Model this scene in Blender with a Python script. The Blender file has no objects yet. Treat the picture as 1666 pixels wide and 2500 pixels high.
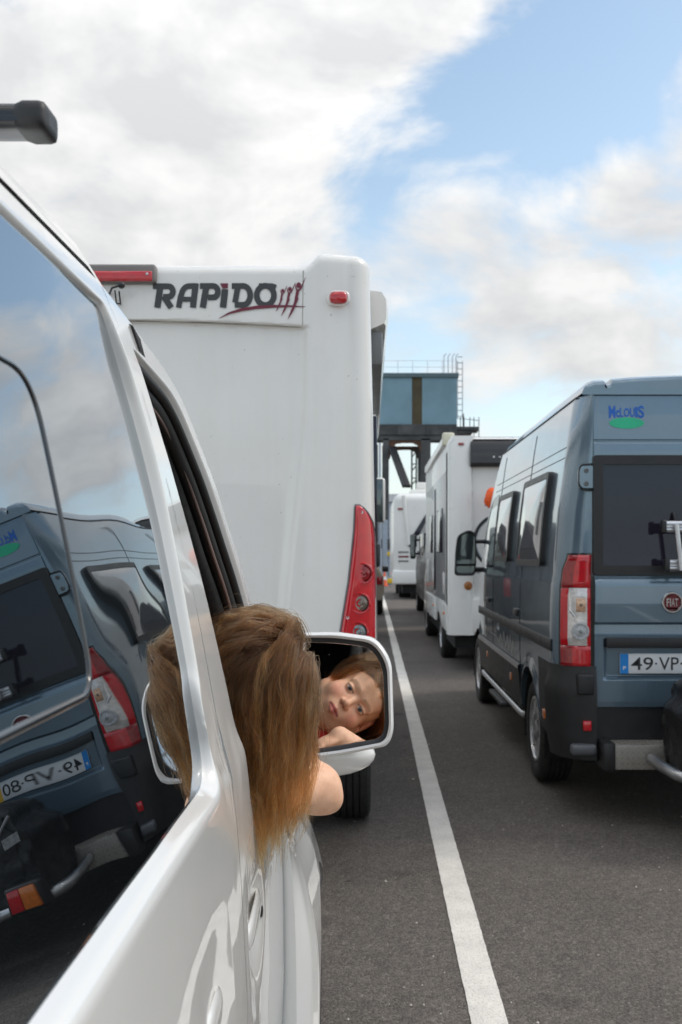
import bpy, bmesh, math, random
import numpy as np
from mathutils import Vector, Matrix
random.seed(7)
RNG = np.random.default_rng(11)
S = bpy.context.scene
C = S.collection

# ------------------------------------------------------------------ camera
CAM_H = 1.47
FPX, VX, VY = 2430.0, 909.0, 1355.0        # focal length and vanishing point measured on the photograph
cam_d = bpy.data.cameras.new('camera')
cam_d.sensor_fit = 'VERTICAL'
cam_d.sensor_height = 36.0
cam_d.sensor_width = 24.0
cam_d.lens = 35.0
cam_d.shift_x = -(VX - 833.0) / 2500.0
cam_d.shift_y = (VY - 1250.0) / 2500.0
cam_d.clip_start = 0.02
cam_d.clip_end = 3000.0
cam_d.dof.use_dof = True
cam_d.dof.focus_distance = 1.85
cam_d.dof.aperture_fstop = 9.0
cam = bpy.data.objects.new('camera', cam_d)
cam.location = (0, 0, CAM_H)
cam.rotation_euler = (math.radians(90), 0, 0)
C.objects.link(cam)
S.camera = cam

# ------------------------------------------------------------------ world
SUN_EL, SUN_AZ = math.radians(48), math.radians(76)      # azimuth from +Y towards +X
world = bpy.data.worlds.new('World')
S.world = world
world.use_nodes = True
wt = world.node_tree
wt.nodes.clear()
def wn(t, **kw):
    n = wt.nodes.new(t)
    for k, v in kw.items():
        setattr(n, k, v)
    return n
def wl(a, b): wt.links.new(a, b)
def wmath(op, a, b=None, c=None, clamp=False):
    n = wn('ShaderNodeMath', operation=op); n.use_clamp = clamp
    for i, v in enumerate((a, b, c)):
        if v is None: continue
        if hasattr(v, 'links'): wl(v, n.inputs[i])
        else: n.inputs[i].default_value = v
    return n.outputs[0]
def wvec(op, a, b=None):
    n = wn('ShaderNodeVectorMath', operation=op)
    for i, v in enumerate((a, b)):
        if v is None: continue
        if hasattr(v, 'links'): wl(v, n.inputs[i])
        else: n.inputs[i].default_value = v
    return n.outputs[1] if op in ('LENGTH', 'DOT_PRODUCT', 'DISTANCE') else n.outputs[0]
sky = wn('ShaderNodeTexSky', sky_type='NISHITA')
sky.sun_disc = False
sky.sun_elevation = SUN_EL
sky.sun_rotation = SUN_AZ
sky.air_density = 1.0
sky.dust_density = 1.0
tc = wn('ShaderNodeTexCoord')
DIR = wvec('NORMALIZE', tc.outputs['Generated'])
sep = wn('ShaderNodeSeparateXYZ'); wl(DIR, sep.inputs[0])
zc = wmath('MAXIMUM', sep.outputs[2], 0.0)
inv = wmath('DIVIDE', 1.0, wmath('ADD', zc, 0.16))
comb = wn('ShaderNodeCombineXYZ')
wl(wmath('MULTIPLY', sep.outputs[0], inv), comb.inputs[0])
wl(wmath('MULTIPLY', sep.outputs[1], inv), comb.inputs[1])
PL = comb.outputs[0]
def wnoise(scale, detail, rough, off, dist=0.0, vec=None):
    n = wn('ShaderNodeTexNoise')
    n.inputs['Scale'].default_value = scale
    n.inputs['Detail'].default_value = detail
    n.inputs['Roughness'].default_value = rough
    n.inputs['Distortion'].default_value = dist
    wl(wvec('ADD', vec or PL, off), n.inputs['Vector'])
    return n.outputs[0]
P3 = wvec('MULTIPLY', DIR, (1.0, 1.0, 1.8))
big = wnoise(2.0, 3, 0.5, (3.1, 1.7, 0.0), 0.0, P3)
mid = wnoise(5.2, 13, 0.58, (7.3, 2.2, 0.4), 0.25, P3)
mid_sun = wnoise(5.2, 5, 0.55, (7.3 + .045, 2.2 + .012, 0.4 + .05), 0.25, P3)
mid_soft = wnoise(5.2, 5, 0.55, (7.3, 2.2, 0.4), 0.25, P3)
# large cloud bank over the left half of the view, open sky to the right of it (shapes of the real sky)
def blob(px, py, rad):
    v = Vector(((px - VX) / FPX, 1.0, (VY - py) / FPX)).normalized()
    d = wvec('DOT_PRODUCT', DIR, tuple(v))
    ang = wmath('ARCCOSINE', wmath('MINIMUM', d, 1.0))
    return wmath('SMOOTH_MIN', wmath('MAXIMUM', wmath('SUBTRACT', 1.0, wmath('DIVIDE', ang, rad)), 0.0), 1.0, 0.1)
dens = wmath('ADD', wmath('MULTIPLY', big, 0.35), wmath('MULTIPLY', mid, 0.90))
for (px, py, rad, wgt) in ((300, 250, 0.40, 0.26), (850, 160, 0.22, 0.13), (1150, 130, 0.10, 0.10), (1500, 640, 0.17, 0.20), (1200, 760, 0.16, 0.16), (1080, 560, 0.07, 0.10), (1600, 470, 0.07, 0.10), (1640, 160, 0.05, 0.16), (1480, 430, 0.05, 0.12),
                           (1470, 60, 0.12, -0.18), (1560, 300, 0.12, -0.14), (1080, 400, 0.12, -0.20), (1300, 280, 0.12, -0.16), (930, 480, 0.07, -0.12), (1350, 330, 0.15, -0.14), (1850, 700, 0.12, -0.14)):
    dens = wmath('MULTIPLY_ADD', blob(px, py, rad), wgt, dens)
mask = wn('ShaderNodeMapRange'); mask.interpolation_type = 'SMOOTHSTEP'
wl(dens, mask.inputs[0]); mask.inputs[1].default_value = 0.54; mask.inputs[2].default_value = 0.74
shade_v = wmath('ADD', wmath('MULTIPLY', wmath('SUBTRACT', mid_sun, mid_soft), 3.4), wmath('MULTIPLY_ADD', dens, 1.05, -0.36), clamp=True)
shade = wn('ShaderNodeMapRange'); wl(shade_v, shade.inputs[0]); shade.inputs[1].default_value = 0.05; shade.inputs[2].default_value = 0.75
cr = wn('ShaderNodeMix', data_type='RGBA')
wl(shade.outputs[0], cr.inputs[0])
CLOUD = 6.6
cr.inputs[6].default_value = (CLOUD * 1.02, CLOUD * 1.015, CLOUD * 1.0, 1)
cr.inputs[7].default_value = (CLOUD * .76, CLOUD * .762, CLOUD * .768, 1)
# thicker cloud overhead is brighter, as under any broken overcast
crs = wn('ShaderNodeVectorMath', operation='SCALE'); wl(cr.outputs[2], crs.inputs[0]); wl(wmath('MULTIPLY_ADD', wmath('POWER', zc, 3.0), 2.1, 0.98), crs.inputs['Scale'])
# pale milky veil towards the horizon
veil = wn('ShaderNodeMix', data_type='RGBA')
vf = wmath('POWER', wmath('SUBTRACT', 1.0, zc), 5.0)
wl(wmath('MULTIPLY', vf, 0.75, clamp=True), veil.inputs[0])
gain = wn('ShaderNodeMix', data_type='RGBA', blend_type='MULTIPLY'); gain.inputs[0].default_value = 1.0
wl(sky.outputs[0], gain.inputs[6]); gain.inputs[7].default_value = (1.62, 1.58, 1.38, 1)
wl(gain.outputs[2], veil.inputs[6]); veil.inputs[7].default_value = (5.6, 6.2, 6.9, 1)
mx = wn('ShaderNodeMix', data_type='RGBA')
wl(wmath('MULTIPLY', mask.outputs[0], 0.97), mx.inputs[0]); wl(veil.outputs[2], mx.inputs[6]); wl(crs.outputs[0], mx.inputs[7])
bg = wn('ShaderNodeBackground'); bg.inputs[1].default_value = 0.10
wl(mx.outputs[2], bg.inputs[0])
wo = wn('ShaderNodeOutputWorld'); wl(bg.outputs[0], wo.inputs[0])

# ------------------------------------------------------------------ sun (veiled by thin cloud)
sun_d = bpy.data.lights.new('sun', 'SUN')
sun_d.energy = 0.75
sun_d.angle = math.radians(12)
sun_d.color = (1.0, 0.94, 0.86)
sun = bpy.data.objects.new('sun', sun_d)
sv = Vector((math.sin(SUN_AZ) * math.cos(SUN_EL), math.cos(SUN_AZ) * math.cos(SUN_EL), math.sin(SUN_EL)))
sun.rotation_euler = (-sv).to_track_quat('-Z', 'Y').to_euler()
sun.location = (20, 10, 30)
C.objects.link(sun)
S.view_settings.view_transform = 'Standard'
S.view_settings.look = 'None'
S.view_settings.exposure = 0.48
S.view_settings.gamma = 1.0
S.view_settings.use_curve_mapping = False
S.cycles.max_bounces = 10
S.cycles.glossy_bounces = 6
S.cycles.transparent_max_bounces = 16
S.cycles.use_denoising = True
S.cycles.caustics_reflective = False
S.cycles.caustics_refractive = False

# ------------------------------------------------------------------ helpers
def at(px, py, Y):
    """photograph pixel (1666 x 2500) at distance Y in front of the camera -> world point"""
    return ((px - VX) * Y / FPX, Y, CAM_H - (py - VY) * Y / FPX)
def sstep(a, b, x):
    t = np.clip((np.asarray(x, float) - a) / (b - a), 0, 1)
    return t * t * (3 - 2 * t)
BASE = {}
def thing(name, label, cat, loc, group=None):
    o = bpy.data.objects.new(name, None)
    C.objects.link(o)
    o.location = loc
    o.empty_display_size = 0.2
    o['label'] = label; o['category'] = cat
    if group: o['group'] = group
    BASE[o.name] = Vector(loc)
    return o
def tag(o, label, cat, group=None):
    o['label'] = label; o['category'] = cat
    if group: o['group'] = group
    return o
def struct(o):
    o['kind'] = 'structure'; return o
def link_mesh(name, me, mat, parent=None, label=None):
    o = bpy.data.objects.new(name, me)
    C.objects.link(o)
    if isinstance(mat, (list, tuple)):
        for m in mat: me.materials.append(m)
    elif mat is not None:
        me.materials.append(mat)
    if parent is not None:
        o.parent = parent
        BASE[o.name] = BASE.get(parent.name, Vector((0, 0, 0)))
    else:
        BASE[o.name] = Vector((0, 0, 0))
    if label: o['label'] = label
    return o
class MB:
    """collects shapes and links them as ONE mesh object"""
    def __init__(s):
        s.v = []; s.f = []; s.mi = []
        s.cur = 0
    def add(s, verts, faces, mi=None):
        b = len(s.v)
        s.v.extend([tuple(map(float, p)) for p in verts])
        for f in faces:
            s.f.append(tuple(int(i) + b for i in f))
            s.mi.append(s.cur if mi is None else mi)
        return s
    def bm(s, bm, mi=None):
        bm.verts.index_update()
        s.add([v.co[:] for v in bm.verts], [[v.index for v in f.verts] for f in bm.faces], mi)
        bm.free(); return s
    def box(s, x0, x1, y0, y1, z0, z1, r=0.0, seg=2, mi=None, rot=None):
        bm = bmesh.new()
        bmesh.ops.create_cube(bm, size=1.0)
        c = Vector(((x0 + x1) / 2, (y0 + y1) / 2, (z0 + z1) / 2))
        bmesh.ops.scale(bm, vec=(abs(x1 - x0), abs(y1 - y0), abs(z1 - z0)), verts=bm.verts)
        if r > 0:
            r = min(r, 0.49 * min(abs(x1 - x0), abs(y1 - y0), abs(z1 - z0)))
            bmesh.ops.bevel(bm, geom=bm.edges[:], offset=r, segments=seg, profile=0.5, affect='EDGES')
        if rot is not None:
            bmesh.ops.transform(bm, matrix=rot.to_4x4(), verts=bm.verts)
        bmesh.ops.translate(bm, vec=c, verts=bm.verts)
        return s.bm(bm, mi)
    def grid(s, P, closed_u=False, closed_v=False, flip=False, mi=None):
        P = np.asarray(P, float)
        nu, nv = P.shape[:2]
        faces = []
        for i in range(nu if closed_u else nu - 1):
            for j in range(nv if closed_v else nv - 1):
                a = i * nv + j; b = ((i + 1) % nu) * nv + j
                c = ((i + 1) % nu) * nv + (j + 1) % nv; d = i * nv + (j + 1) % nv
                faces.append((a, d, c, b) if flip else (a, b, c, d))
        return s.add(P.reshape(-1, 3), faces, mi)
    def tube(s, pts, r, n=8, cap=True, closed=False, mi=None, sq=None):
        pts = [Vector(p) for p in pts]
        m = len(pts)
        rr = r if hasattr(r, '__len__') else [r] * m
        rings = []
        t0 = None; nrm = None
        for i, p in enumerate(pts):
            if closed: t = (pts[(i + 1) % m] - pts[i - 1])
            else: t = pts[min(i + 1, m - 1)] - pts[max(i - 1, 0)]
            t.normalize()
            if nrm is None:
                a = Vector((0, 0, 1)) if abs(t.z) < 0.9 else Vector((1, 0, 0))
                nrm = (a - t * a.dot(t)).normalized()
            else:
                nrm = (nrm - t * nrm.dot(t)).normalized()
            bi = t.cross(nrm)
            ring = []
            for k in range(n):
                a = 2 * math.pi * k / n + (math.pi / n)
                ring.append(p + (nrm * math.cos(a) + bi * math.sin(a)) * rr[i])
            rings.append(ring)
        V = [tuple(q) for ring in rings for q in ring]
        Fc = []
        for i in range(m if closed else m - 1):
            for k in range(n):
                a = i * n + k; b = i * n + (k + 1) % n
                c = ((i + 1) % m) * n + (k + 1) % n; d = ((i + 1) % m) * n + k
                Fc.append((a, b, c, d))
        if cap and not closed:
            Fc.append(tuple(range(n - 1, -1, -1)))
            Fc.append(tuple((m - 1) * n + k for k in range(n)))
        return s.add(V, Fc, mi)
    def lathe(s, prof, center, axis='X', n=32, mi=None, a0=0.0, a1=2 * math.pi):
        """prof: list of (along axis, radius)"""
        full = abs(a1 - a0 - 2 * math.pi) < 1e-6
        cnt = n if full else n + 1
        P = []
        for (h, r) in prof:
            row = []
            for k in range(cnt):
                a = a0 + (a1 - a0) * k / n
                ca, sa = math.cos(a) * r, math.sin(a) * r
                if axis == 'X': q = (h, ca, sa)
                elif axis == 'Y': q = (ca, h, sa)
                else: q = (ca, sa, h)
                row.append((q[0] + center[0], q[1] + center[1], q[2] + center[2]))
            P.append(row)
        return s.grid(P, closed_v=full, mi=mi, flip=(axis == 'Y'))
    def prism(s, poly, fn, t, mi=None):
        """2D polygon -> fn(u, v, w) with w = 0 (front) and w = t (back)"""
        n = len(poly)
        V = [fn(u, v, 0) for u, v in poly] + [fn(u, v, t) for u, v in poly]
        Fc = [tuple(range(n)), tuple(range(2 * n - 1, n - 1, -1))]
        for i in range(n):
            j = (i + 1) % n
            Fc.append((i, i + n, j + n, j))
        return s.add(V, Fc, mi)
    def build(s, name, mat, parent=None, smooth=None, label=None):
        """smooth: None flat, or angle in degrees above which edges stay sharp"""
        me = bpy.data.meshes.new(name)
        base = BASE.get(parent.name, Vector((0, 0, 0))) if parent is not None else Vector((0, 0, 0))
        me.from_pydata([(a - base.x, b - base.y, c - base.z) for a, b, c in s.v], [], s.f)
        me.polygons.foreach_set('material_index', s.mi)
        bm = bmesh.new(); bm.from_mesh(me)
        bmesh.ops.recalc_face_normals(bm, faces=bm.faces)
        bm.to_mesh(me); bm.free()
        if smooth is not None:
            me.shade_smooth()
            if smooth < 180: me.set_sharp_from_angle(angle=math.radians(smooth))
        me.update()
        return link_mesh(name, me, mat, parent, label)
def rounded_loop(corners, radii, m):
    """2D loop through rounded corners: m points per side, starting half way round corner 0"""
    n = len(corners); out = []
    cs = [np.array(c, float) for c in corners]
    if not hasattr(radii, '__len__'): radii = [radii] * n
    def bez(i, t):
        p, c, q = cs[i - 1], cs[i], cs[(i + 1) % n]
        a = c + (p - c) / np.linalg.norm(p - c) * radii[i]
        b = c + (q - c) / np.linalg.norm(q - c) * radii[i]
        return (1 - t) ** 2 * a + 2 * t * (1 - t) * c + t * t * b
    k = max(2, m // 4)
    for i in range(n):
        j = (i + 1) % n
        a = bez(i, 1.0); b = bez(j, 0.0)
        for t in np.linspace(0.5, 1.0, k, endpoint=False): out.append(bez(i, t))
        for t in np.linspace(0, 1, m - 2 * k, endpoint=False): out.append(a + (b - a) * t)
        for t in np.linspace(0.0, 0.5, k, endpoint=False): out.append(bez(j, t))
    return np.array(out)
def rrect(u0, u1, v0, v1, r, m=12):
    return rounded_loop([(u0, v0), (u1, v0), (u1, v1), (u0, v1)], r, m)
def text_mesh(txt, size, extrude=0.0, offset=0.0, shear=0.0, spacing=1.0):
    """flat lettering as bare mesh data: list of verts (u, v), faces; origin left baseline"""
    cu = bpy.data.curves.new('lettering', 'FONT')
    cu.body = txt; cu.size = size; cu.offset = offset; cu.shear = shear; cu.space_character = spacing
    cu.extrude = extrude; cu.resolution_u = 4
    o = bpy.data.objects.new('lettering', cu)
    C.objects.link(o)
    dg = bpy.context.evaluated_depsgraph_get()
    me = bpy.data.meshes.new_from_object(o.evaluated_get(dg))
    V = [v.co[:] for v in me.vertices]; Fc = [tuple(p.vertices) for p in me.polygons]
    bpy.data.objects.remove(o); bpy.data.curves.remove(cu); bpy.data.meshes.remove(me)
    return V, Fc
def fit_text(mb, txt, fn, u0, u1, v0, v1, offset=0.0, shear=0.0, mi=None):
    V, Fc = text_mesh(txt, 1.0, offset=offset, shear=shear)
    V = np.array(V); lo = V.min(0); hi = V.max(0)
    U = u0 + (V[:, 0] - lo[0]) / (hi[0] - lo[0]) * (u1 - u0)
    W = v0 + (V[:, 1] - lo[1]) / (hi[1] - lo[1]) * (v1 - v0)
    mb.add([fn(a, b) for a, b in zip(U, W)], Fc, mi)

# ------------------------------------------------------------------ materials
def mat_new(name):
    m = bpy.data.materials.new(name); m.use_nodes = True
    nt = m.node_tree; nt.nodes.clear()
    out = nt.nodes.new('ShaderNodeOutputMaterial')
    b = nt.nodes.new('ShaderNodeBsdfPrincipled')
    nt.links.new(b.outputs[0], out.inputs[0])
    return m, nt, b, out
def mnode(nt, t, **kw):
    n = nt.nodes.new(t)
    for k, v in kw.items(): setattr(n, k, v)
    return n
def mnoise(nt, scale, detail=4, rough=0.55, vec=None):
    n = mnode(nt, 'ShaderNodeTexNoise')
    n.inputs['Scale'].default_value = scale; n.inputs['Detail'].default_value = detail; n.inputs['Roughness'].default_value = rough
    if vec is None:
        g = mnode(nt, 'ShaderNodeNewGeometry'); vec = g.outputs['Position']
    nt.links.new(vec, n.inputs['Vector'])
    return n.outputs[0]
def mramp(nt, fac, stops, interp='LINEAR'):
    r = mnode(nt, 'ShaderNodeValToRGB')
    r.color_ramp.interpolation = interp
    e = r.color_ramp.elements
    while len(e) < len(stops): e.new(0.5)
    for k, (p, c) in enumerate(stops):
        e[k].position = p
        e[k].color = (c[0], c[1], c[2], 1) if hasattr(c, '__len__') else (c, c, c, 1)
    nt.links.new(fac, r.inputs[0])
    return r.outputs[0]
def mmix(nt, fac, a, b, mode='MIX'):
    n = mnode(nt, 'ShaderNodeMix', data_type='RGBA', blend_type=mode)
    for i, v in ((0, fac), (6, a), (7, b)):
        if hasattr(v, 'links'): nt.links.new(v, n.inputs[i])
        else: n.inputs[i].default_value = v if i == 0 else (v[0], v[1], v[2], 1)
    return n.outputs[2]
def mbump(nt, h, strength, dist, b):
    n = mnode(nt, 'ShaderNodeBump')
    n.inputs['Strength'].default_value = strength; n.inputs['Distance'].default_value = dist
    nt.links.new(h, n.inputs['Height']); nt.links.new(n.outputs[0], b.inputs['Normal'])
def simple(name, col, rough=0.5, metal=0.0, coat=0.0, var=0.06, scale=6.0, spec=0.5, ior=None, grime=0.0, bump=0.0, bscale=300):
    m, nt, b, out = mat_new(name)
    n = mnoise(nt, scale)
    lo = tuple(c * (1 - var) for c in col); hi = tuple(min(1, c * (1 + var)) for c in col)
    c = mramp(nt, n, [(0.35, lo), (0.65, hi)])
    if grime > 0:
        g = mramp(nt, mnoise(nt, scale * 5, 8, 0.7), [(0.55, 0), (0.8, 1)])
        gm = mnode(nt, 'ShaderNodeMath', operation='MULTIPLY'); nt.links.new(g, gm.inputs[0]); gm.inputs[1].default_value = grime
        c = mmix(nt, gm.outputs[0], c, (0.12, 0.10, 0.08))
    nt.links.new(c, b.inputs['Base Color'])
    r = mramp(nt, mnoise(nt, scale * 2.3), [(0.3, max(0, rough * 0.85)), (0.7, min(1, rough * 1.15))])
    nt.links.new(r, b.inputs['Roughness'])
    b.inputs['Metallic'].default_value = metal
    b.inputs['Coat Weight'].default_value = coat
    b.inputs['Coat Roughness'].default_value = 0.02
    b.inputs['Specular IOR Level'].default_value = spec
    if ior: b.inputs['IOR'].default_value = ior
    if bump > 0: mbump(nt, mnoise(nt, bscale, 3), bump, 0.002, b)
    return m
M = {}
M['van_white'] = simple('van_white_paint', (0.81, 0.80, 0.775), 0.22, coat=1.0, var=0.012, scale=2)
M['rv_white'] = simple('motorhome_white_gelcoat', (0.82, 0.80, 0.765), 0.24, coat=0.6, var=0.025, scale=2.0, grime=0.04)
M['rv_white_far'] = simple('caravan_white_gelcoat', (0.82, 0.815, 0.79), 0.30, coat=0.4, var=0.03, scale=1.5, grime=0.05)
# rain streaks down the motorhome's gelcoat
_nt = M['rv_white'].node_tree; _b = [n for n in _nt.nodes if n.type == 'BSDF_PRINCIPLED'][0]
_g = mnode(_nt, 'ShaderNodeNewGeometry'); _mp = mnode(_nt, 'ShaderNodeMapping'); _mp.inputs['Scale'].default_value = (15, 15, 0.8)
_nt.links.new(_g.outputs['Position'], _mp.inputs[0])
_st = mramp(_nt, mnoise(_nt, 1.0, 6, 0.62, _mp.outputs[0]), [(0.45, (1, 1, 1)), (0.80, (0.965, 0.955, 0.935))])
_spk = mramp(_nt, mnoise(_nt, 60, 2, 0.5), [(0.74, (1, 1, 1)), (0.78, (0.62, 0.58, 0.52))])
_old = _b.inputs['Base Color'].links[0].from_socket
_nt.links.new(mmix(_nt, 1.0, mmix(_nt, 1.0, _old, _st, 'MULTIPLY'), _spk, 'MULTIPLY'), _b.inputs['Base Color'])
M['blue_paint'] = simple('blue_grey_metallic_paint', (0.150, 0.222, 0.282), 0.22, metal=0.50, coat=1.0, var=0.05, scale=3)
M['graphite'] = simple('graphite_paint', (0.085, 0.09, 0.095), 0.26, metal=0.4, coat=1.0, var=0.05, scale=3)
M['dark_van'] = simple('dark_grey_paint', (0.035, 0.037, 0.041), 0.5, metal=0.1, coat=0.15, var=0.05)
M['black_plastic'] = simple('black_plastic', (0.018, 0.018, 0.019), 0.42, var=0.12, scale=14, bump=0.15, bscale=900)
M['bumper_plastic'] = simple('bumper_plastic', (0.017, 0.0175, 0.019), 0.5, var=0.10, scale=8, grime=0.08, bump=0.15, bscale=800)
M['black_gloss'] = simple('black_gloss_trim', (0.012, 0.012, 0.013), 0.12, coat=0.6, var=0.1)
M['rubber'] = simple('black_rubber', (0.016, 0.016, 0.016), 0.55, var=0.12, scale=12)
M['tyre'] = simple('tyre_rubber', (0.022, 0.021, 0.02), 0.8, var=0.2, scale=18, grime=0.25)
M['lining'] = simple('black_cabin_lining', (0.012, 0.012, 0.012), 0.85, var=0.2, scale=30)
M['silver'] = simple('silver_wheel_paint', (0.55, 0.55, 0.56), 0.32, metal=0.7, var=0.05, grime=0.15)
M['alu'] = simple('brushed_aluminium', (0.62, 0.63, 0.65), 0.33, metal=0.95, var=0.05, scale=12)
M['chrome'] = simple('chrome', (0.85, 0.85, 0.86), 0.08, metal=1.0, var=0.02)
M['steel_dark'] = simple('weathered_dark_steel', (0.075, 0.078, 0.08), 0.7, metal=0.1, var=0.35, scale=0.8, grime=0.3)
M['rust'] = simple('rusty_steel', (0.12, 0.06, 0.035), 0.85, var=0.35, scale=1.2)
M['red_lens'] = simple('red_lens', (0.55, 0.006, 0.014), 0.12, coat=1.0, var=0.10, scale=25)
M['red_lens_deep'] = simple('deep_red_lens', (0.28, 0.004, 0.008), 0.12, coat=1.0, var=0.25, scale=60)
M['amber_lens'] = simple('amber_lens', (0.65, 0.16, 0.015), 0.15, coat=1.0, var=0.15, scale=60)
M['clear_lens'] = simple('clear_lens_reflector', (0.72, 0.70, 0.68), 0.22, metal=0.25, coat=1.0, var=0.16, scale=50)
M['amber_clear'] = simple('amber_bulb_reflector', (0.62, 0.38, 0.24), 0.2, metal=0.35, coat=1.0, var=0.3, scale=80)
M['smoke_lens'] = simple('smoked_lens', (0.20, 0.15, 0.12), 0.14, metal=0.3, coat=1.0, var=0.3, scale=60)
M['grey_lens'] = simple('grey_reverse_lens', (0.22, 0.25, 0.25), 0.14, metal=0.4, coat=1.0, var=0.3, scale=60)
M['plate_white'] = simple('plate_white', (0.70, 0.71, 0.72), 0.4, var=0.03)
M['plate_blue'] = simple('plate_blue', (0.01, 0.22, 0.62), 0.4, var=0.04)
M['plate_yellow'] = simple('plate_yellow', (0.75, 0.45, 0.05), 0.4, var=0.04)
M['plate_ink'] = simple('plate_black_lettering', (0.02, 0.02, 0.022), 0.45)
M['white_print'] = simple('white_print', (0.75, 0.75, 0.75), 0.4)
M['logo_grey'] = simple('charcoal_vinyl', (0.045, 0.045, 0.047), 0.35, var=0.08)
M['logo_plum'] = simple('plum_vinyl', (0.16, 0.012, 0.035), 0.35, var=0.08)
M['logo_blue'] = simple('blue_vinyl', (0.004, 0.11, 0.48), 0.4)
M['logo_green'] = simple('green_vinyl', (0.02, 0.46, 0.24), 0.4)
M['badge_red'] = simple('dark_red_enamel', (0.16, 0.006, 0.016), 0.15, coat=1.0)
M['stripe_grey'] = simple('grey_vinyl_stripe', (0.16, 0.165, 0.17), 0.35)
M['rv_grey'] = simple('grey_side_cladding', (0.30, 0.30, 0.30), 0.3, coat=0.4, var=0.1)
M['rv_black'] = simple('black_spoiler_panel', (0.025, 0.025, 0.027), 0.35, coat=0.3, var=0.1)
M['cream'] = simple('cream_end_cap', (0.62, 0.60, 0.47), 0.4)
M['orange'] = simple('orange_fabric', (0.85, 0.11, 0.015), 0.6, var=0.12, scale=20)
M['cone_orange'] = simple('cone_orange', (0.8, 0.14, 0.05), 0.5)
M['yellow'] = simple('yellow_paint', (0.75, 0.50, 0.02), 0.5)
M['pale_steel'] = simple('pale_blue_grey_steel', (0.36, 0.42, 0.50), 0.6, var=0.1)
M['beige'] = simple('beige_car_paint', (0.26, 0.22, 0.17), 0.3, coat=0.8)
M['corrug_blue'] = simple('blue_corrugated_cladding', (0.235, 0.375, 0.45), 0.55, var=0.10, scale=0.5)
M['corrug_brown'] = simple('brown_corrugated_cladding', (0.085, 0.068, 0.035), 0.7, var=0.2, scale=0.8)
M['roof_slate'] = simple('slate_blue_flashing', (0.10, 0.15, 0.17), 0.6, var=0.15)
M['far_wall'] = simple('pale_harbour_wall', (0.45, 0.50, 0.56), 0.8, var=0.05, scale=0.2)
M['glass_lightgrey'] = simple('grey_window_acrylic', (0.16, 0.16, 0.17), 0.06, coat=1.0, var=0.1)
M['debris'] = simple('pale_grit', (0.55, 0.50, 0.45), 0.8)

def glass_dark(name, col, ior):
    m, nt, b, out = mat_new(name)
    b.inputs['Base Color'].default_value = (*col, 1)
    b.inputs['Roughness'].default_value = 0.0
    b.inputs['IOR'].default_value = ior
    b.inputs['Specular Tint'].default_value = (0.74, 0.88, 1.0, 1)
    if ior > 3:
        b.inputs['Coat Weight'].default_value = 1.0; b.inputs['Coat IOR'].default_value = 1.55; b.inputs['Coat Roughness'].default_value = 0.0
    dust = mramp(nt, mnoise(nt, 260, 2, 0.5), [(0.70, 0.0), (0.78, 0.02)])
    nt.links.new(dust, b.inputs['Roughness'])
    return m
M['tint_glass'] = glass_dark('tinted_glass', (0.004, 0.005, 0.006), 3.3)
M['window_glass'] = glass_dark('dark_window_glass', (0.020, 0.016, 0.026), 1.52)
M['mirror_dull'] = simple('far_mirror_glass', (0.10, 0.13, 0.13), 0.03, metal=0.6, coat=1.0, var=0.1)

# mirror glass with dried specks
m, nt, b, out = mat_new('mirror_glass')
b.inputs['Base Color'].default_value = (0.97, 0.97, 0.97, 1); b.inputs['Metallic'].default_value = 1.0; b.inputs['Roughness'].default_value = 0.0
d = mnode(nt, 'ShaderNodeBsdfDiffuse'); d.inputs[0].default_value = (0.6, 0.6, 0.6, 1)
geo = mnode(nt, 'ShaderNodeNewGeometry')
vo = mnode(nt, 'ShaderNodeTexVoronoi'); vo.inputs['Scale'].default_value = 170; nt.links.new(geo.outputs['Position'], vo.inputs['Vector'])
spk = mramp(nt, vo.outputs['Distance'], [(0.10, 1.0), (0.17, 0.0)])
gate = mramp(nt, vo.outputs['Color'], [(0.80, 0.0), (0.84, 0.65)])
mu = mnode(nt, 'ShaderNodeMath', operation='MULTIPLY'); nt.links.new(spk, mu.inputs[0]); nt.links.new(gate, mu.inputs[1])
mxs = mnode(nt, 'ShaderNodeMixShader'); nt.links.new(mu.outputs[0], mxs.inputs[0]); nt.links.new(b.outputs[0], mxs.inputs[1]); nt.links.new(d.outputs[0], mxs.inputs[2])
nt.links.new(mxs.outputs[0], out.inputs[0])
M['mirror'] = m

# asphalt
m, nt, b, out = mat_new('asphalt')
geo = mnode(nt, 'ShaderNodeNewGeometry'); POS = geo.outputs['Position']
vo = mnode(nt, 'ShaderNodeTexVoronoi'); vo.inputs['Scale'].default_value = 120; nt.links.new(POS, vo.inputs['Vector'])
agg = mramp(nt, vo.outputs['Color'], [(0.0, (0.080, 0.069, 0.060)), (0.55, (0.130, 0.113, 0.100)), (0.86, (0.185, 0.163, 0.143)), (0.97, (0.26, 0.23, 0.20))])
fine = mramp(nt, mnoise(nt, 420, 3, 0.6), [(0.3, 0.60), (0.7, 1.35)])
c1 = mmix(nt, 1.0, agg, fine, 'MULTIPLY')
patch = mramp(nt, mnoise(nt, 0.9, 6, 0.6), [(0.3, 0.82), (0.7, 1.15)])
c2 = mmix(nt, 1.0, c1, patch, 'MULTIPLY')
blot = mramp(nt, mnoise(nt, 14, 5, 0.65), [(0.3, 0.86), (0.7, 1.12)])
c3 = mmix(nt, 1.0, c2, blot, 'MULTIPLY')
oil = mramp(nt, mnoise(nt, 1.7, 5, 0.62), [(0.60, 1.0), (0.70, 0.66)])
c4 = mmix(nt, 1.0, c3, oil, 'MULTIPLY')
drip = mramp(nt, mnoise(nt, 7.0, 3, 0.5), [(0.70, 1.0), (0.76, 0.55)])
c5 = mmix(nt, 1.0, c4, drip, 'MULTIPLY')
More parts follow.
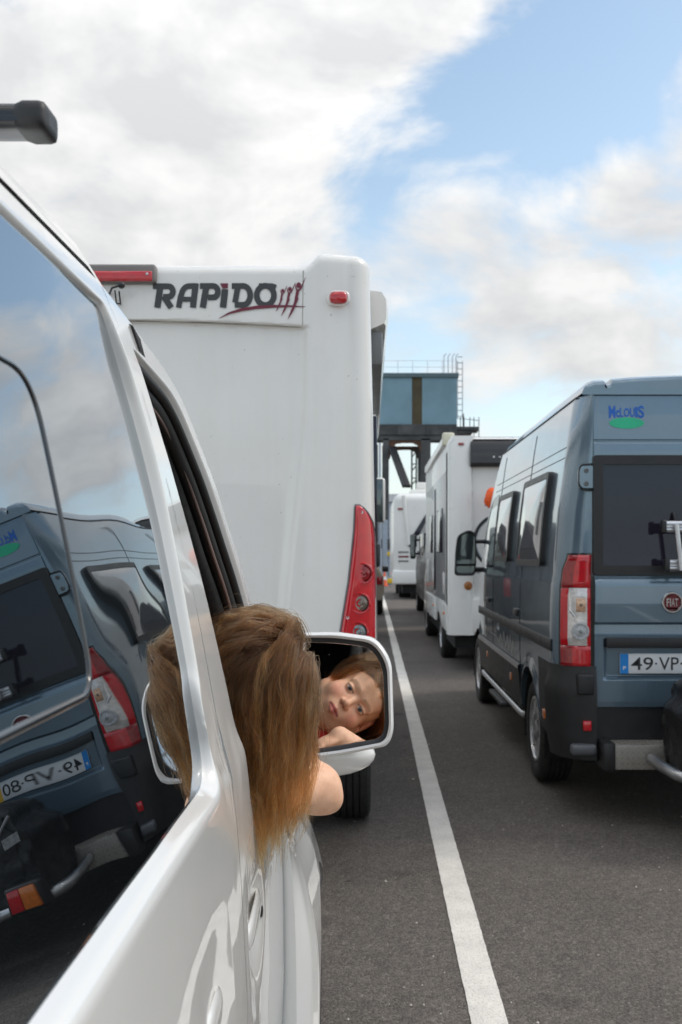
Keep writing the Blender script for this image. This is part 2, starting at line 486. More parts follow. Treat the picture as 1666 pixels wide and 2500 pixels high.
nt.links.new(c5, b.inputs['Base Color'])
b.inputs['Roughness'].default_value = 0.82
b.inputs['Specular IOR Level'].default_value = 0.35
hb = mramp(nt, vo.outputs['Distance'], [(0.0, 1.0), (0.6, 0.0)])
mbump(nt, hb, 0.75, 0.006, b)
M['asphalt'] = m
# worn lane paint
m, nt, b, out = mat_new('lane_paint')
geo = mnode(nt, 'ShaderNodeNewGeometry'); POS = geo.outputs['Position']
w = mramp(nt, mnoise(nt, 160, 5, 0.7), [(0.30, (0.38, 0.35, 0.31)), (0.46, (0.74, 0.70, 0.64)), (0.7, (0.84, 0.80, 0.735))])
w2 = mmix(nt, 1.0, w, mramp(nt, mnoise(nt, 5, 5, 0.65), [(0.3, 0.84), (0.65, 1.05)]), 'MULTIPLY')
nt.links.new(w2, b.inputs['Base Color']); b.inputs['Roughness'].default_value = 0.7
mbump(nt, mnoise(nt, 130, 4, 0.6), 0.4, 0.003, b)
M['lane'] = m
# diamond plate
m, nt, b, out = mat_new('diamond_plate')
b.inputs['Base Color'].default_value = (0.20, 0.19, 0.175, 1); b.inputs['Metallic'].default_value = 0.6; b.inputs['Roughness'].default_value = 0.5
M['diamond'] = m
b.inputs['Base Color'].default_value = (0.30, 0.285, 0.26, 1)
M['diamond_bar'] = simple('polished_tread_bars', (0.55, 0.52, 0.47), 0.35, metal=0.7, grime=0.2)
# corrugated bump is geometry; skin and hair follow in their builders
# ------------------------------------------------------------------ ground
mb = MB()
mb.add([(-600, -60, 0), (600, -60, 0), (600, 1500, 0), (-600, 1500, 0)], [(0, 1, 2, 3)])
struct(mb.build('ground', M['asphalt']))
# the lane line: worn edges, a seam near the camera
mb = MB()
ys = np.concatenate([np.arange(1.6, 12, 0.03), np.arange(12, 42, 0.3)])
L = []
for y in ys:
    j = 0.0012 if y < 12 else 0.004
    wob = 0.0012 * math.sin(y * 0.9)
    L.append([(0.311 + wob + random.uniform(-j, j), y, 0.004), (0.368 + wob, y, 0.0045), (0.426 + wob + random.uniform(-j, j), y, 0.004)])
mb.grid(L)
struct(mb.build('lane_line', M['lane']))
# more lane lines of the waiting area, to either side
for x in (-3.2, 3.72, 7.1):
    mb = MB(); mb.grid([[(x - 0.057, y, 0.004), (x + 0.057, y, 0.004)] for y in np.arange(-5, 45, 2.0)])
    struct(mb.build('lane_line', M['lane']))
# kerb and quay edge at the end of the lanes
mb = MB(); mb.box(-40, 60, 52.0, 52.4, -0.05, 0.13, 0.03)
struct(mb.build('kerb', simple('concrete_kerb', (0.32, 0.31, 0.29), 0.8, var=0.15, scale=1.5)))
mb = MB(); mb.add([(-60, 52.4, 0.10), (90, 52.4, 0.10), (90, 58, 0.10), (-60, 58, 0.10)], [(0, 1, 2, 3)])
struct(mb.build('quay_pavement', simple('concrete_quay', (0.30, 0.29, 0.27), 0.85, var=0.12, scale=0.7)))
# grit and pale scraps lying on the asphalt
mb = MB()
for k in range(260):
    y = 2.6 + 7 * random.random() ** 1.6
    x = random.uniform(-0.1, 2.2) * (0.35 + y / 6)
    r = random.uniform(0.002, 0.0055) * (2.0 if random.random() < 0.06 else 1)
    a0 = random.random() * 6
    q = [(x + r * random.uniform(.6, 1.2) * math.cos(a0 + t), y + 1.4 * r * random.uniform(.6, 1.2) * math.sin(a0 + t), 0.002) for t in (0, 1.4, 2.8, 4.2, 5.3)]
    top = (x, y, 0.003 + r * 0.7)
    mb.add(q + [top], [(0, 1, 5), (1, 2, 5), (2, 3, 5), (3, 4, 5), (4, 0, 5)])
grit = mb.build('grit', M['debris']); grit['kind'] = 'stuff'; grit['label'] = 'pale grit and scraps scattered on the asphalt'

# ------------------------------------------------------------------ wheels
def wheel(parent, x, y, R, w, side, rim_mat, spokes=6, rr=0.62):
    """side = -1: outer face towards -X, +1: towards +X; wheel > tyre"""
    c = (x, y, R)
    t = MB()
    h = w / 2
    prof = [(-h * .80, R * rr), (-h * .97, R * (rr + .06)), (-h, R * .80), (-h * .98, R * .90), (-h * .86, R * .965), (-h * .72, R * .99)]
    tr = []
    for k in range(5):
        a = -0.68 + k * 0.30
        tr += [(h * a, R * 0.997), (h * (a + 0.22), R), (h * (a + 0.23), R * .972), (h * (a + 0.29), R * .972)]
    prof += tr + [(h * .86, R * .965), (h * .98, R * .90), (h, R * .80), (h * .97, R * (rr + .06)), (h * .80, R * rr)]
    t.lathe(prof, c, 'X', 48)
    g = MB()
    s = side
    o = s * h
    p = [(o * .78, R * rr), (o * .92, R * (rr + 0.01)), (o * .93, R * (rr - .04)), (o * .70, R * (rr - .08)), (o * .45, R * (rr - .10)), (-o * .7, R * (rr - .10)), (-o * .7, R * rr)]
    g.lathe(p, c, 'X', 40)
    g.lathe([(o * .35, R * (rr - .09)), (o * .35, 0.001)], c, 'X', 32, mi=1)
    g.lathe([(o * .35, R * .2), (o * .78, R * .2), (o * .86, R * .15), (o * .88, 0.001)], c, 'X', 24)
    for k in range(spokes):
        a = 2 * math.pi * k / spokes + 0.3
        for (r0, r1, w0, w1) in ((R * .15, R * (rr - .05), .055, .038),):
            ca, sa = math.cos(a), math.sin(a)
            q = []
            for (r_, w_) in ((r0, w0), (r1, w1)):
                for (d_, e_) in ((-1, 0), (1, 0), (1, 1), (-1, 1)):
                    q.append((c[0] + o * (.84 - .30 * e_), c[1] + ca * r_ - sa * w_ * d_, c[2] + sa * r_ + ca * w_ * d_))
            g.add(q, [(0, 1, 5, 4), (1, 2, 6, 5), (2, 3, 7, 6), (3, 0, 4, 7), (4, 5, 6, 7), (3, 2, 1, 0)])
    wo_ = g.build('wheel', [rim_mat, M['black_plastic']], parent, smooth=35)
    t.build('tyre', M['tyre'], wo_, smooth=40)
    return wo_

# ================================================================== the white van the girl leans out of
VXC = -1.10                                             # centre line of the van
van = thing('white_van', 'glossy white van close by on the left, a girl leaning out of its front window', 'van', (VXC, 0.6, 0))
PZ = [.25, .40, .60, .75, .87, .95, 1.05, 1.10, 1.15, 1.18, 1.205, 1.27, 1.43, 1.60, 1.72, 1.80, 1.84]
PX = [-.20, -.172, -.164, -.165, -.168, -.172, -.178, -.182, -.1865, -.190, -.2015, -.2145, -.2435, -.278, -.307, -.336, -.356]
_zz = np.linspace(.25, 1.84, 200); _xx = np.interp(_zz, PZ, PX)
_k = np.hanning(7); _k /= _k.sum()
_xs = np.convolve(np.pad(_xx, 3, mode='edge'), _k, mode='valid')
def van_x(Y, z):
    Y = np.asarray(Y, float); z = np.asarray(z, float)
    x = np.interp(z, _zz, _xs)
    return x - 0.018 * sstep(1.30, 2.05, Y) * (1 - sstep(0.95, 1.30, z))
GN = (0.9843, 0.1762); GD = 0.258
def glass_x(z):
    z = np.asarray(z, float)
    return (-GD - GN[1] * (z - CAM_H)) / GN[0] - .08 * np.maximum(0, z - 1.30) ** 2
def annulus(lin, lout, K, xf, power=1.0):
    P = []
    for k in range(K + 1):
        t = (k / K) ** power
        q = lin * (1 - t) + lout * t
        P.append(q)
    return np.array(P)                                   # K+1, N, 2
def bowl(Y, z, yc, zc, ry, rz, depth):
    r = np.sqrt(((Y - yc) / ry) ** 2 + ((z - zc) / rz) ** 2)
    return -depth * (1 - sstep(0.25, 1.0, r))
# --- sliding door with its big window opening
def gap_y(z): return np.interp(z, [.3, 1.05, 1.30, 1.45, 1.61, 1.812], [1.335, 1.345, 1.354, 1.352, 1.32, 1.25])
lin = rounded_loop([(-0.60, 1.188), (1.262, 1.188), (1.264, 1.40), (1.272, 1.56), (1.226, 1.768), (-0.60, 1.776)], [.05, .06, .07, .08, .03, .05], 34)
lout = rounded_loop([(-0.80, .30), (gap_y(.3) - .004, .30), (gap_y(1.40) - .004, 1.40), (gap_y(1.57) - .004, 1.57), (gap_y(1.812) - .004, 1.812), (-0.80, 1.812)], [.004, .004, .08, .08, .004, .004], 34)
Q = annulus(lin, lout, 46, None, 1.7)
Yq, Zq = Q[..., 0], Q[..., 1]
dist = np.sqrt(((Q - lin[None]) ** 2).sum(-1))
gx = glass_x(Zq); bx = van_x(Yq, Zq)
dv = np.maximum(0, 1.188 - Zq)
wgt = sstep(0.0, 0.018, dist)
Xq = (gx - 0.005) * (1 - wgt) + bx * wgt
Xq = Xq + bowl(Yq, Zq, 1.10, .975, .075, .105, .007)
mb = MB(); mb.grid(np.stack([Xq, Yq, Zq], -1), closed_v=True)
# return edge along the front shut line
N0 = 34
edge = np.stack([Xq, Yq, Zq], -1)[-1, N0:4 * N0]
mb.grid(np.stack([edge + np.array([-d, -.002 * i, 0]) for i, d in enumerate((0.0, .004, .03))]))
sdoor = mb.build('sliding_door', M['van_white'], van, smooth=60)
# --- its tinted window: slightly wavy pane, sliding sash in front of it
yy = np.linspace(-0.62, 1.285, 70); zz = np.linspace(1.165, 1.786, 30)
YY, ZZ = np.meshgrid(yy, zz, indexing='ij')
XX = glass_x(ZZ) + 0.00016 * np.sin(YY * 17 + ZZ * 9) + 0.00010 * np.sin(YY * 31 - ZZ * 14 + 1.0)
mb = MB(); mb.grid(np.stack([XX, YY, ZZ], -1))
swin = mb.build('side_window', M['tint_glass'], van, smooth=180)
sl = rounded_loop([(-0.2, 1.352), (0.853, 1.352), (0.862, 1.626), (-0.2, 1.640)], [.03, .035, .05, .03], 28)
mb = MB()
mb.tube([(glass_x(z) + 0.001, y, z) for y, z in sl], 0.0042, 8, closed=True)
mb.build('sash_frame', M['black_gloss'], swin, smooth=60)
cy, cz = 0.35, 1.49
P = []
for k in range(7):
    t = k / 6
    row = [(cy + (y - cy) * t, cz + (z - cz) * t) for y, z in sl]
    P.append([(glass_x(z) + 0.0022 + 0.0010 * (y - 0.5) + 0.0004 * math.sin(y * 12 + z * 7), y, z) for y, z in row])
mb = MB(); mb.grid(P, closed_v=True)
mb.build('sliding_pane', M['tint_glass'], swin, smooth=180)
# --- front door
ci = [(1.515, 1.095), (1.462, 1.40), (1.314, 1.738), (1.56, 1.708), (1.715, 1.580), (1.885, 1.375), (1.985, 1.165), (1.95, 1.045)]
co = [(gap_y(.3), .30), (gap_y(1.40), 1.40), (gap_y(1.812), 1.812), (1.58, 1.748), (1.745, 1.610), (1.925, 1.392), (2.052, 1.15), (2.052, .30)]
lin = rounded_loop(ci, [.03, .15, .02, .07, .08, .08, .04, .03], 26)
lout = rounded_loop(co, [.004, .08, .012, .07, .08, .08, .06, .004], 26)
Q = annulus(lin, lout, 44, None, 1.5)
Yq, Zq = Q[..., 0], Q[..., 1]
dist = np.sqrt(((Q - lin[None]) ** 2).sum(-1))
wgt = sstep(-0.004, 0.012, dist)
Xq = van_x(Yq, Zq) - 0.014 * (1 - wgt)
Xq = Xq + bowl(Yq, Zq, 1.50, .915, .125, .092, .019)
mb = MB(); mb.grid(np.stack([Xq, Yq, Zq], -1), closed_v=True)
mb.grid(np.stack([np.stack([Xq[0] - d, Yq[0], Zq[0]], -1) for d in (0, .012, .05)]), closed_v=True)      # reveal of the opening
edge = np.stack([Xq, Yq, Zq], -1)[-1, :2 * 26]
mb.grid(np.stack([edge + np.array([-d, .002 * i, 0]) for i, d in enumerate((0.0, .004, .03))]))
for ye, sg in ((2.052, -1),):
    zz = np.linspace(.30, 1.14, 50)
    mb.grid(np.stack([np.stack([van_x(ye, zz) - d, np.full(50, ye + sg * 0.002 * i), zz], -1) for i, d in enumerate((0.0, 0.004, 0.03))]))
fdoor = mb.build('front_door', M['van_white'], van, smooth=60)
# black seals round the window opening
def seal(loop, off, r, dx, name, mat, sel=None):
    c = loop.mean(0)
    idx = range(len(loop)) if sel is None else sel
    pts = []
    for i in idx:
        y, z = loop[i]
        d = c - loop[i]; d /= np.linalg.norm(d)
        y2, z2 = y + d[0] * off, z + d[1] * off
        pts.append((float(van_x(y2, z2)) - dx, y2, z2))
    m_ = MB(); m_.tube(pts, r, 8, closed=sel is None)
    return m_.build(name, mat, fdoor, smooth=60)
seal(lin, .004, .008, .016, 'window_seal', M['rubber'])
seal(lin, .020, .014, .034, 'window_channel', M['rubber'])
seal(lin, .045, .018, .060, 'inner_frame', M['lining'])
seal(lin, .033, .003, .030, 'trim_bead', simple('dusty_pink_bead', (0.28, 0.20, 0.18), 0.4), sel=range(60, 165))
# handle grip across its bowl, with a key barrel
def grip(yc, zc, ly, name):
    m_ = MB(); P = []
    for a in np.linspace(-1, 1, 13):
        y = yc + a * ly
        x0 = float(van_x(y, zc)) + 0.001 - .010 * abs(a) ** 4
        hw = 0.024 * (1 - 0.45 * a * a)
        P.append([(x0 + 0.006 * math.sin(t) - 0.004, y, zc + hw * math.cos(t)) for t in np.linspace(0, 2 * math.pi, 12, endpoint=False)])
    m_.grid(P, closed_v=True)
    m_.add(P[0], [tuple(range(12))]); m_.add(P[-1], [tuple(range(12))])
    return m_
h_ = grip(1.50, .922, .112, 'handle').build('door_handle', M['van_white'], fdoor, smooth=50)
mb = MB(); mb.lathe([(0, .009), (.004, .009), (.005, .004), (.0052, .001)], (float(van_x(1.59, .90)) - .004, 1.592, .90), 'X', 16)
mb.build('key_barrel', M['black_plastic'], fdoor, smooth=40)
grip(1.10, .955, .066, 'handle').build('door_handle', M['van_white'], sdoor, smooth=50)
# small drop of dried resin and a chip on the door skin
mb = MB()
yd, zd = 1.62, .665
mb.lathe([(.0, .006), (.0015, .005), (.002, .001)], (float(van_x(yd, zd)) + .0003, yd, zd), 'X', 10)
mb.build('resin_drop', simple('amber_resin', (0.55, 0.42, 0.2), 0.2), fdoor, smooth=60)
M['repeater'] = simple('clear_repeater_lens', (.50, .47, .44), .15, coat=1.0, var=.35, scale=120)
# --- front wing, flared over the wheel
zr = np.linspace(0, 1, 34)
secY = [2.060, 2.10, 2.16, 2.45, 2.75, 2.95, 3.08, 3.14]
secs = [[(.30, -.156), (.50, -.156), (.64, -.157), (.76, -.161), (.85, -.169), (.95, -.186), (1.05, -.222), (1.12, -.26)],
        [(.30, -.130), (.50, -.128), (.64, -.130), (.76, -.148), (.84, -.167), (.95, -.193), (1.04, -.245), (1.09, -.31)],
        [(.30, -.116), (.50, -.113), (.63, -.117), (.76, -.143), (.82, -.164), (.94, -.200), (1.03, -.262), (1.07, -.34)],
        [(.30, -.114), (.50, -.111), (.62, -.114), (.755, -.143), (.80, -.168), (.91, -.214), (.99, -.29), (1.03, -.38)],
        [(.30, -.135), (.50, -.130), (.62, -.135), (.74, -.17), (.78, -.20), (.86, -.26), (.92, -.35), (.95, -.45)],
        [(.30, -.20), (.50, -.19), (.62, -.20), (.72, -.25), (.76, -.28), (.82, -.35), (.86, -.45), (.89, -.55)],
        [(.30, -.32), (.50, -.31), (.62, -.33), (.70, -.40), (.74, -.43), (.79, -.50), (.82, -.58), (.84, -.66)],
        [(.30, -.55), (.50, -.54), (.62, -.56), (.70, -.60), (.73, -.63), (.77, -.68), (.80, -.72), (.81, -.78)]]
secs = np.array(secs)
Yc = np.unique(np.concatenate([np.linspace(2.060, 2.16, 10), np.linspace(2.16, 3.14, 60)]))
zi = np.linspace(0, 7, 34)
WCY, WR = 2.50, 0.355
P = []
for y in Yc:
    zrow = np.array([np.interp(y, secY, secs[:, k, 0]) for k in range(8)])
    xrow = np.array([np.interp(y, secY, secs[:, k, 1]) for k in range(8)])
    zf = np.interp(zi, range(8), zrow); xf_ = np.interp(zi, range(8), xrow)
    kk = np.hanning(7); kk /= kk.sum()
    zf = np.convolve(np.pad(zf, 3, mode='reflect', reflect_type='odd'), kk, 'valid'); xf_ = np.convolve(np.pad(xf_, 3, mode='reflect', reflect_type='odd'), kk, 'valid')
    zb = .30
    if abs(y - WCY) < WR: zb = .33 + math.sqrt(WR ** 2 - (y - WCY) ** 2)
    t = np.linspace(0, 1, 34)
    znew = zb + (zf[-1] - zb) * t
    P.append(np.stack([np.interp(znew, zf, xf_), np.full(34, y), znew], -1))
P = np.array(P)
mb = MB(); mb.grid(P)
lip = P[:, 0, :]
mb.grid(np.stack([lip, lip + np.array([-.006, 0, .004]), lip + np.array([-.05, 0, .01])]))
mb.grid(np.stack([P[0], P[0] + np.array([-.004, .0005, 0]), P[0] + np.array([-.04, .002, 0])]))
mb.build('front_wing', M['van_white'], van, smooth=60)
mb = MB()
q = [(float(np.interp(.845, P[6, :, 2], P[6, :, 0])), 2.128, .845)]
mb.lathe([(-.004, .021), (.002, .020), (.0055, .014), (.0065, .001)], q[0], 'X', 20)
mb.build('side_repeater', M['repeater'], van, smooth=50)
wheel(van, -.245, WCY, .325, .21, 1, M['silver'])
wheel(van, -.245, -0.50, .325, .21, 1, M['silver'])
wheel(van, 2 * VXC + .245, WCY, .325, .21, -1, M['silver'])
wheel(van, 2 * VXC + .245, -0.50, .325, .21, -1, M['silver'])
# --- rear quarter, roof, far side, tail, windscreen, bonnet
mb = MB()
yq = np.linspace(-1.9, -0.806, 12); zq = np.linspace(.30, 1.812, 40)
mb.grid([[(float(van_x(y, z)) - 0.25 * sstep(-1.7, -1.95, y), y, z) for z in zq] for y in yq])
prof = [(-.3425, 1.818), (-.347, 1.828), (-.357, 1.845), (-.386, 1.870), (-.45, 1.893), (-.6, 1.918), (-.85, 1.932), (VXC, 1.936)]
full = prof + [(2 * VXC - x, z) for x, z in prof[-2::-1]]
left = [(2 * VXC - float(van_x(0, z)), z) for z in np.linspace(1.79, .30, 24)]
ring = full + left
st = [-1.95, -1.9, -1.8, -1.0, 0, .8, 1.2, 1.45, 1.56, 1.66]
P = []
for y in st:
    tail = 0.25 if y < -1.94 else 0.0
    drop = 0.0 if y < 1.25 else 0.16 * ((y - 1.25) / .41) ** 2
    P.append([(VXC + (x - VXC) * (1 - tail * .3), y, z - tail * .3 - (drop if z > 1.5 else 0) * min(1, (z - 1.5) / .3 if z > 1.5 else 0)) for x, z in ring])
mb.grid(P)
mb.add(P[0], [tuple(range(len(ring)))])
# far-side front part and nose
yl = [1.66, 2.06, 2.5, 2.9, 3.12]
mb.grid([[(2 * VXC + .12 + .35 * max(0, (y - 2.6) / .52) ** 2 + .12 * t * t, y, .3 + t * (1.05 - .30 * max(0, (y - 2.0) / 1.1))) for t in np.linspace(0, 1, 8)] for y in yl])
# bonnet: from scuttle to nose
xs_ = np.linspace(-1, 1, 17)
P = []
for (y, z, hw) in ((2.03, 1.175, .88), (2.15, 1.115, .86), (2.45, 1.02, .78), (2.75, .94, .70), (2.95, .885, .60), (3.08, .83, .50), (3.16, .72, .46), (3.18, .5, .46), (3.15, .3, .46)):
    P.append([(VXC + hw * a, y + .10 * (1 - a * a), z + .04 * (1 - a * a)) for a in xs_])
mb.grid(P)
mb.build('body', M['van_white'], van, smooth=50)
# dark rubber strip in the roof gutter
mb = MB(); mb.tube([(float(van_x(y, 1.815)) - .004, y, 1.815) for y in np.linspace(-1.8, 1.24, 20)], .0035, 6)
mb.build('roof_gutter', M['rubber'], van, smooth=60)
# windscreen
P = []
for (y, x, z) in ((1.60, -.325, 1.725), (1.75, -.300, 1.605), (1.93, -.262, 1.392), (2.06, -.235, 1.165)):
    hw = x - VXC
    P.append([(VXC + hw * a, y + .16 * (1 - a * a), z + .02 * (1 - a * a)) for a in np.linspace(-1, 1, 17)])
mb = MB(); mb.grid(P)
mb.build('windscreen', M['window_glass'], van, smooth=180)
# black lining behind the skins, pillar trims, dashboard, bulkhead
mb = MB()
def liner(y0, y1, z0, z1):
    yv = np.linspace(y0, y1, 8); zv = np.linspace(z0, z1, 14)
    mb.grid([[(float(van_x(y, z)) - .045, y, z) for z in zv] for y in yv])
liner(-1.8, 1.16, .3, 1.79); liner(1.15, 1.37, .3, 1.20); liner(1.15, 1.29, 1.2, 1.72); liner(1.36, 2.05, .3, 1.0)
mb.box(2 * VXC + .36, -.36, 1.02, 1.06, .3, 1.76)
mb.box(2 * VXC + .2, -.24, .5, 2.05, .28, .34)
mb.box(2 * VXC + .16, 2 * VXC + .20, .5, 2.0, .3, 1.75)
mb.box(2 * VXC + .22, -.26, 1.90, 2.08, .6, 1.10, .04)
mb.box(2 * VXC + .3, -.40, 1.05, 1.5, 1.77, 1.79)
mb.tube([(-.37, 1.35, 1.75), (-.375, 1.55, 1.72), (-.35, 1.75, 1.585), (-.325, 1.93, 1.36), (-.30, 2.07, 1.12)], .055, 10)

mb.build('cabin_lining', M['lining'], van, smooth=40)
# front seat the girl kneels on
mb = MB(); mb.box(-.86, -.38, 1.15, 1.68, .42, .62, .06, 3); mb.box(-.86, -.38, 1.07, 1.20, .60, 1.15, .05, 3)
mb.build('front_seat', simple('grey_seat_cloth', (0.06, 0.06, 0.065), 0.9, var=0.2, scale=40), van, smooth=50)
# roof bar with rubber end cap
ex = at(124, 291, 1.0)
mb = MB()
z0, z1 = at(0, 322, 1.0)[2], at(0, 262, 1.0)[2]
prof2 = rrect(.985, 1.030, z0, z1, .009, 8)
xa, xb = 2 * VXC + .37, at(62, 0, 1.0)[0]
mb.grid([[(x, y, z) for y, z in prof2] for x in (xa, xb)], closed_v=True)
mb.box(xa, xb, .9835, .9845, z0 + .004, z0 + .0085)
bar = mb.build('roof_bar', M['black_gloss'], van, smooth=40)
mb = MB(); P = []
for (x, s_) in ((at(48, 0, 1.0)[0], 1.0), (at(66, 0, 1.0)[0], 1.16), (at(104, 0, 1.0)[0], 1.16), (at(116, 0, 1.0)[0], 1.08), (at(121, 0, 1.0)[0], .88), (ex[0], .55)):
    P.append([(x, 1.0075 + (y - 1.0075) * s_, (z0 + z1) / 2 + (z - (z0 + z1) / 2) * s_) for y, z in prof2])
mb.grid(P, closed_v=True); mb.add(P[-1], [tuple(range(len(prof2)))])
mb.build('end_cap', M['black_plastic'], bar, smooth=50)
for xa, xb in ((-.48, -.42), (2 * VXC + .42, 2 * VXC + .48)):
    mb = MB(); mb.box(xa, xb, .985, 1.03, 1.885, z0 + .002, .006)
    mb.build('bar_foot', M['black_plastic'], bar, smooth=40)

# ------------------------------------------------------------------ door mirror, turned so that the girl sees the camera in it
EYE = Vector((-.188, 1.71, CAM_H - .219))               # between her eyes
VIR = Vector(at(868, 1706, 2.40))                       # where the mirror shows that point
MN = (EYE - VIR).normalized()
MC = (EYE + VIR) / 2
def on_mirror(px, py, off=0.0):
    d = Vector(((px - VX) / FPX, 1.0, (VY - py) / FPX))
    o = Vector((0, 0, CAM_H))
    c = MC + MN * off
    return o + d * ((c - o).dot(MN) / d.dot(MN))
out_px = [(700, 1858), (828, 1846), (948, 1822), (962, 1790), (957, 1612), (918, 1557), (820, 1543), (700, 1546)]
def mloop(grow, off, m=10):
    c = np.array([835, 1698.])
    cs = []
    for p in out_px:
        d = np.array(p, float) - c
        cs.append(tuple(c + d * (1 - grow / np.linalg.norm(d) * 1.25)))
    lp = rounded_loop(cs, [18, 30, 16, 22, 30, 26, 30, 18], m)
    return [tuple(on_mirror(x, y, off)) for x, y in lp]
cdir = Vector((0.05, 1.0, 0.0)).normalized()
rim = mloop(0, .014)
cen = sum((Vector(p) for p in rim), Vector()) / len(rim)
P = [mloop(12, .004), mloop(11, .012), mloop(6, .0155), mloop(1, .012)]
base_ring = [Vector(p) for p in mloop(0, .006)]
for (dep, sc) in ((.010, 1.0), (.03, .995), (.055, .95), (.08, .84), (.098, .64), (.108, .35), (.11, .02)):
    P.append([tuple(cen + (p - cen) * sc + cdir * dep) for p in base_ring])
mb = MB(); mb.grid(P, closed_v=True)
# lower cowl and the arm to the door
for k in range(1):
    c0 = Vector(at(800, 1842, 2.13))
    rows = []
    for th in np.linspace(0, math.pi, 13):
        row = []
        for ph in np.linspace(0, 2 * math.pi, 28, endpoint=False):
            r1 = math.sin(th)
            row.append((c0.x - .005 + .108 * math.cos(th) * -1, c0.y + .062 * r1 * math.cos(ph), c0.z + .046 * r1 * math.sin(ph)))
        rows.append(row)
    mb.grid(rows, closed_v=True)
mb.box(-.26, -.12, 2.09, 2.14, 1.065, 1.105, .015)
mirror = mb.build('wing_mirror', M['van_white'], van, smooth=60)
mb = MB(); mb.grid([mloop(11.5, .010), mloop(15, .0085), mloop(21, .003), mloop(22, -.001)], closed_v=True)
mb.build('mirror_gasket', M['black_plastic'], mirror, smooth=50)
lp = mloop(20, .0)
mb = MB(); mb.add(lp, [tuple(range(len(lp)))])
mb.build('mirror_glass', M['mirror'], mirror)
lp2 = mloop(21, .0012)
mb = MB(); mb.tube(lp2, .0009, 5, closed=True)
mb.build('glass_bead', M['chrome'], mirror, smooth=60)
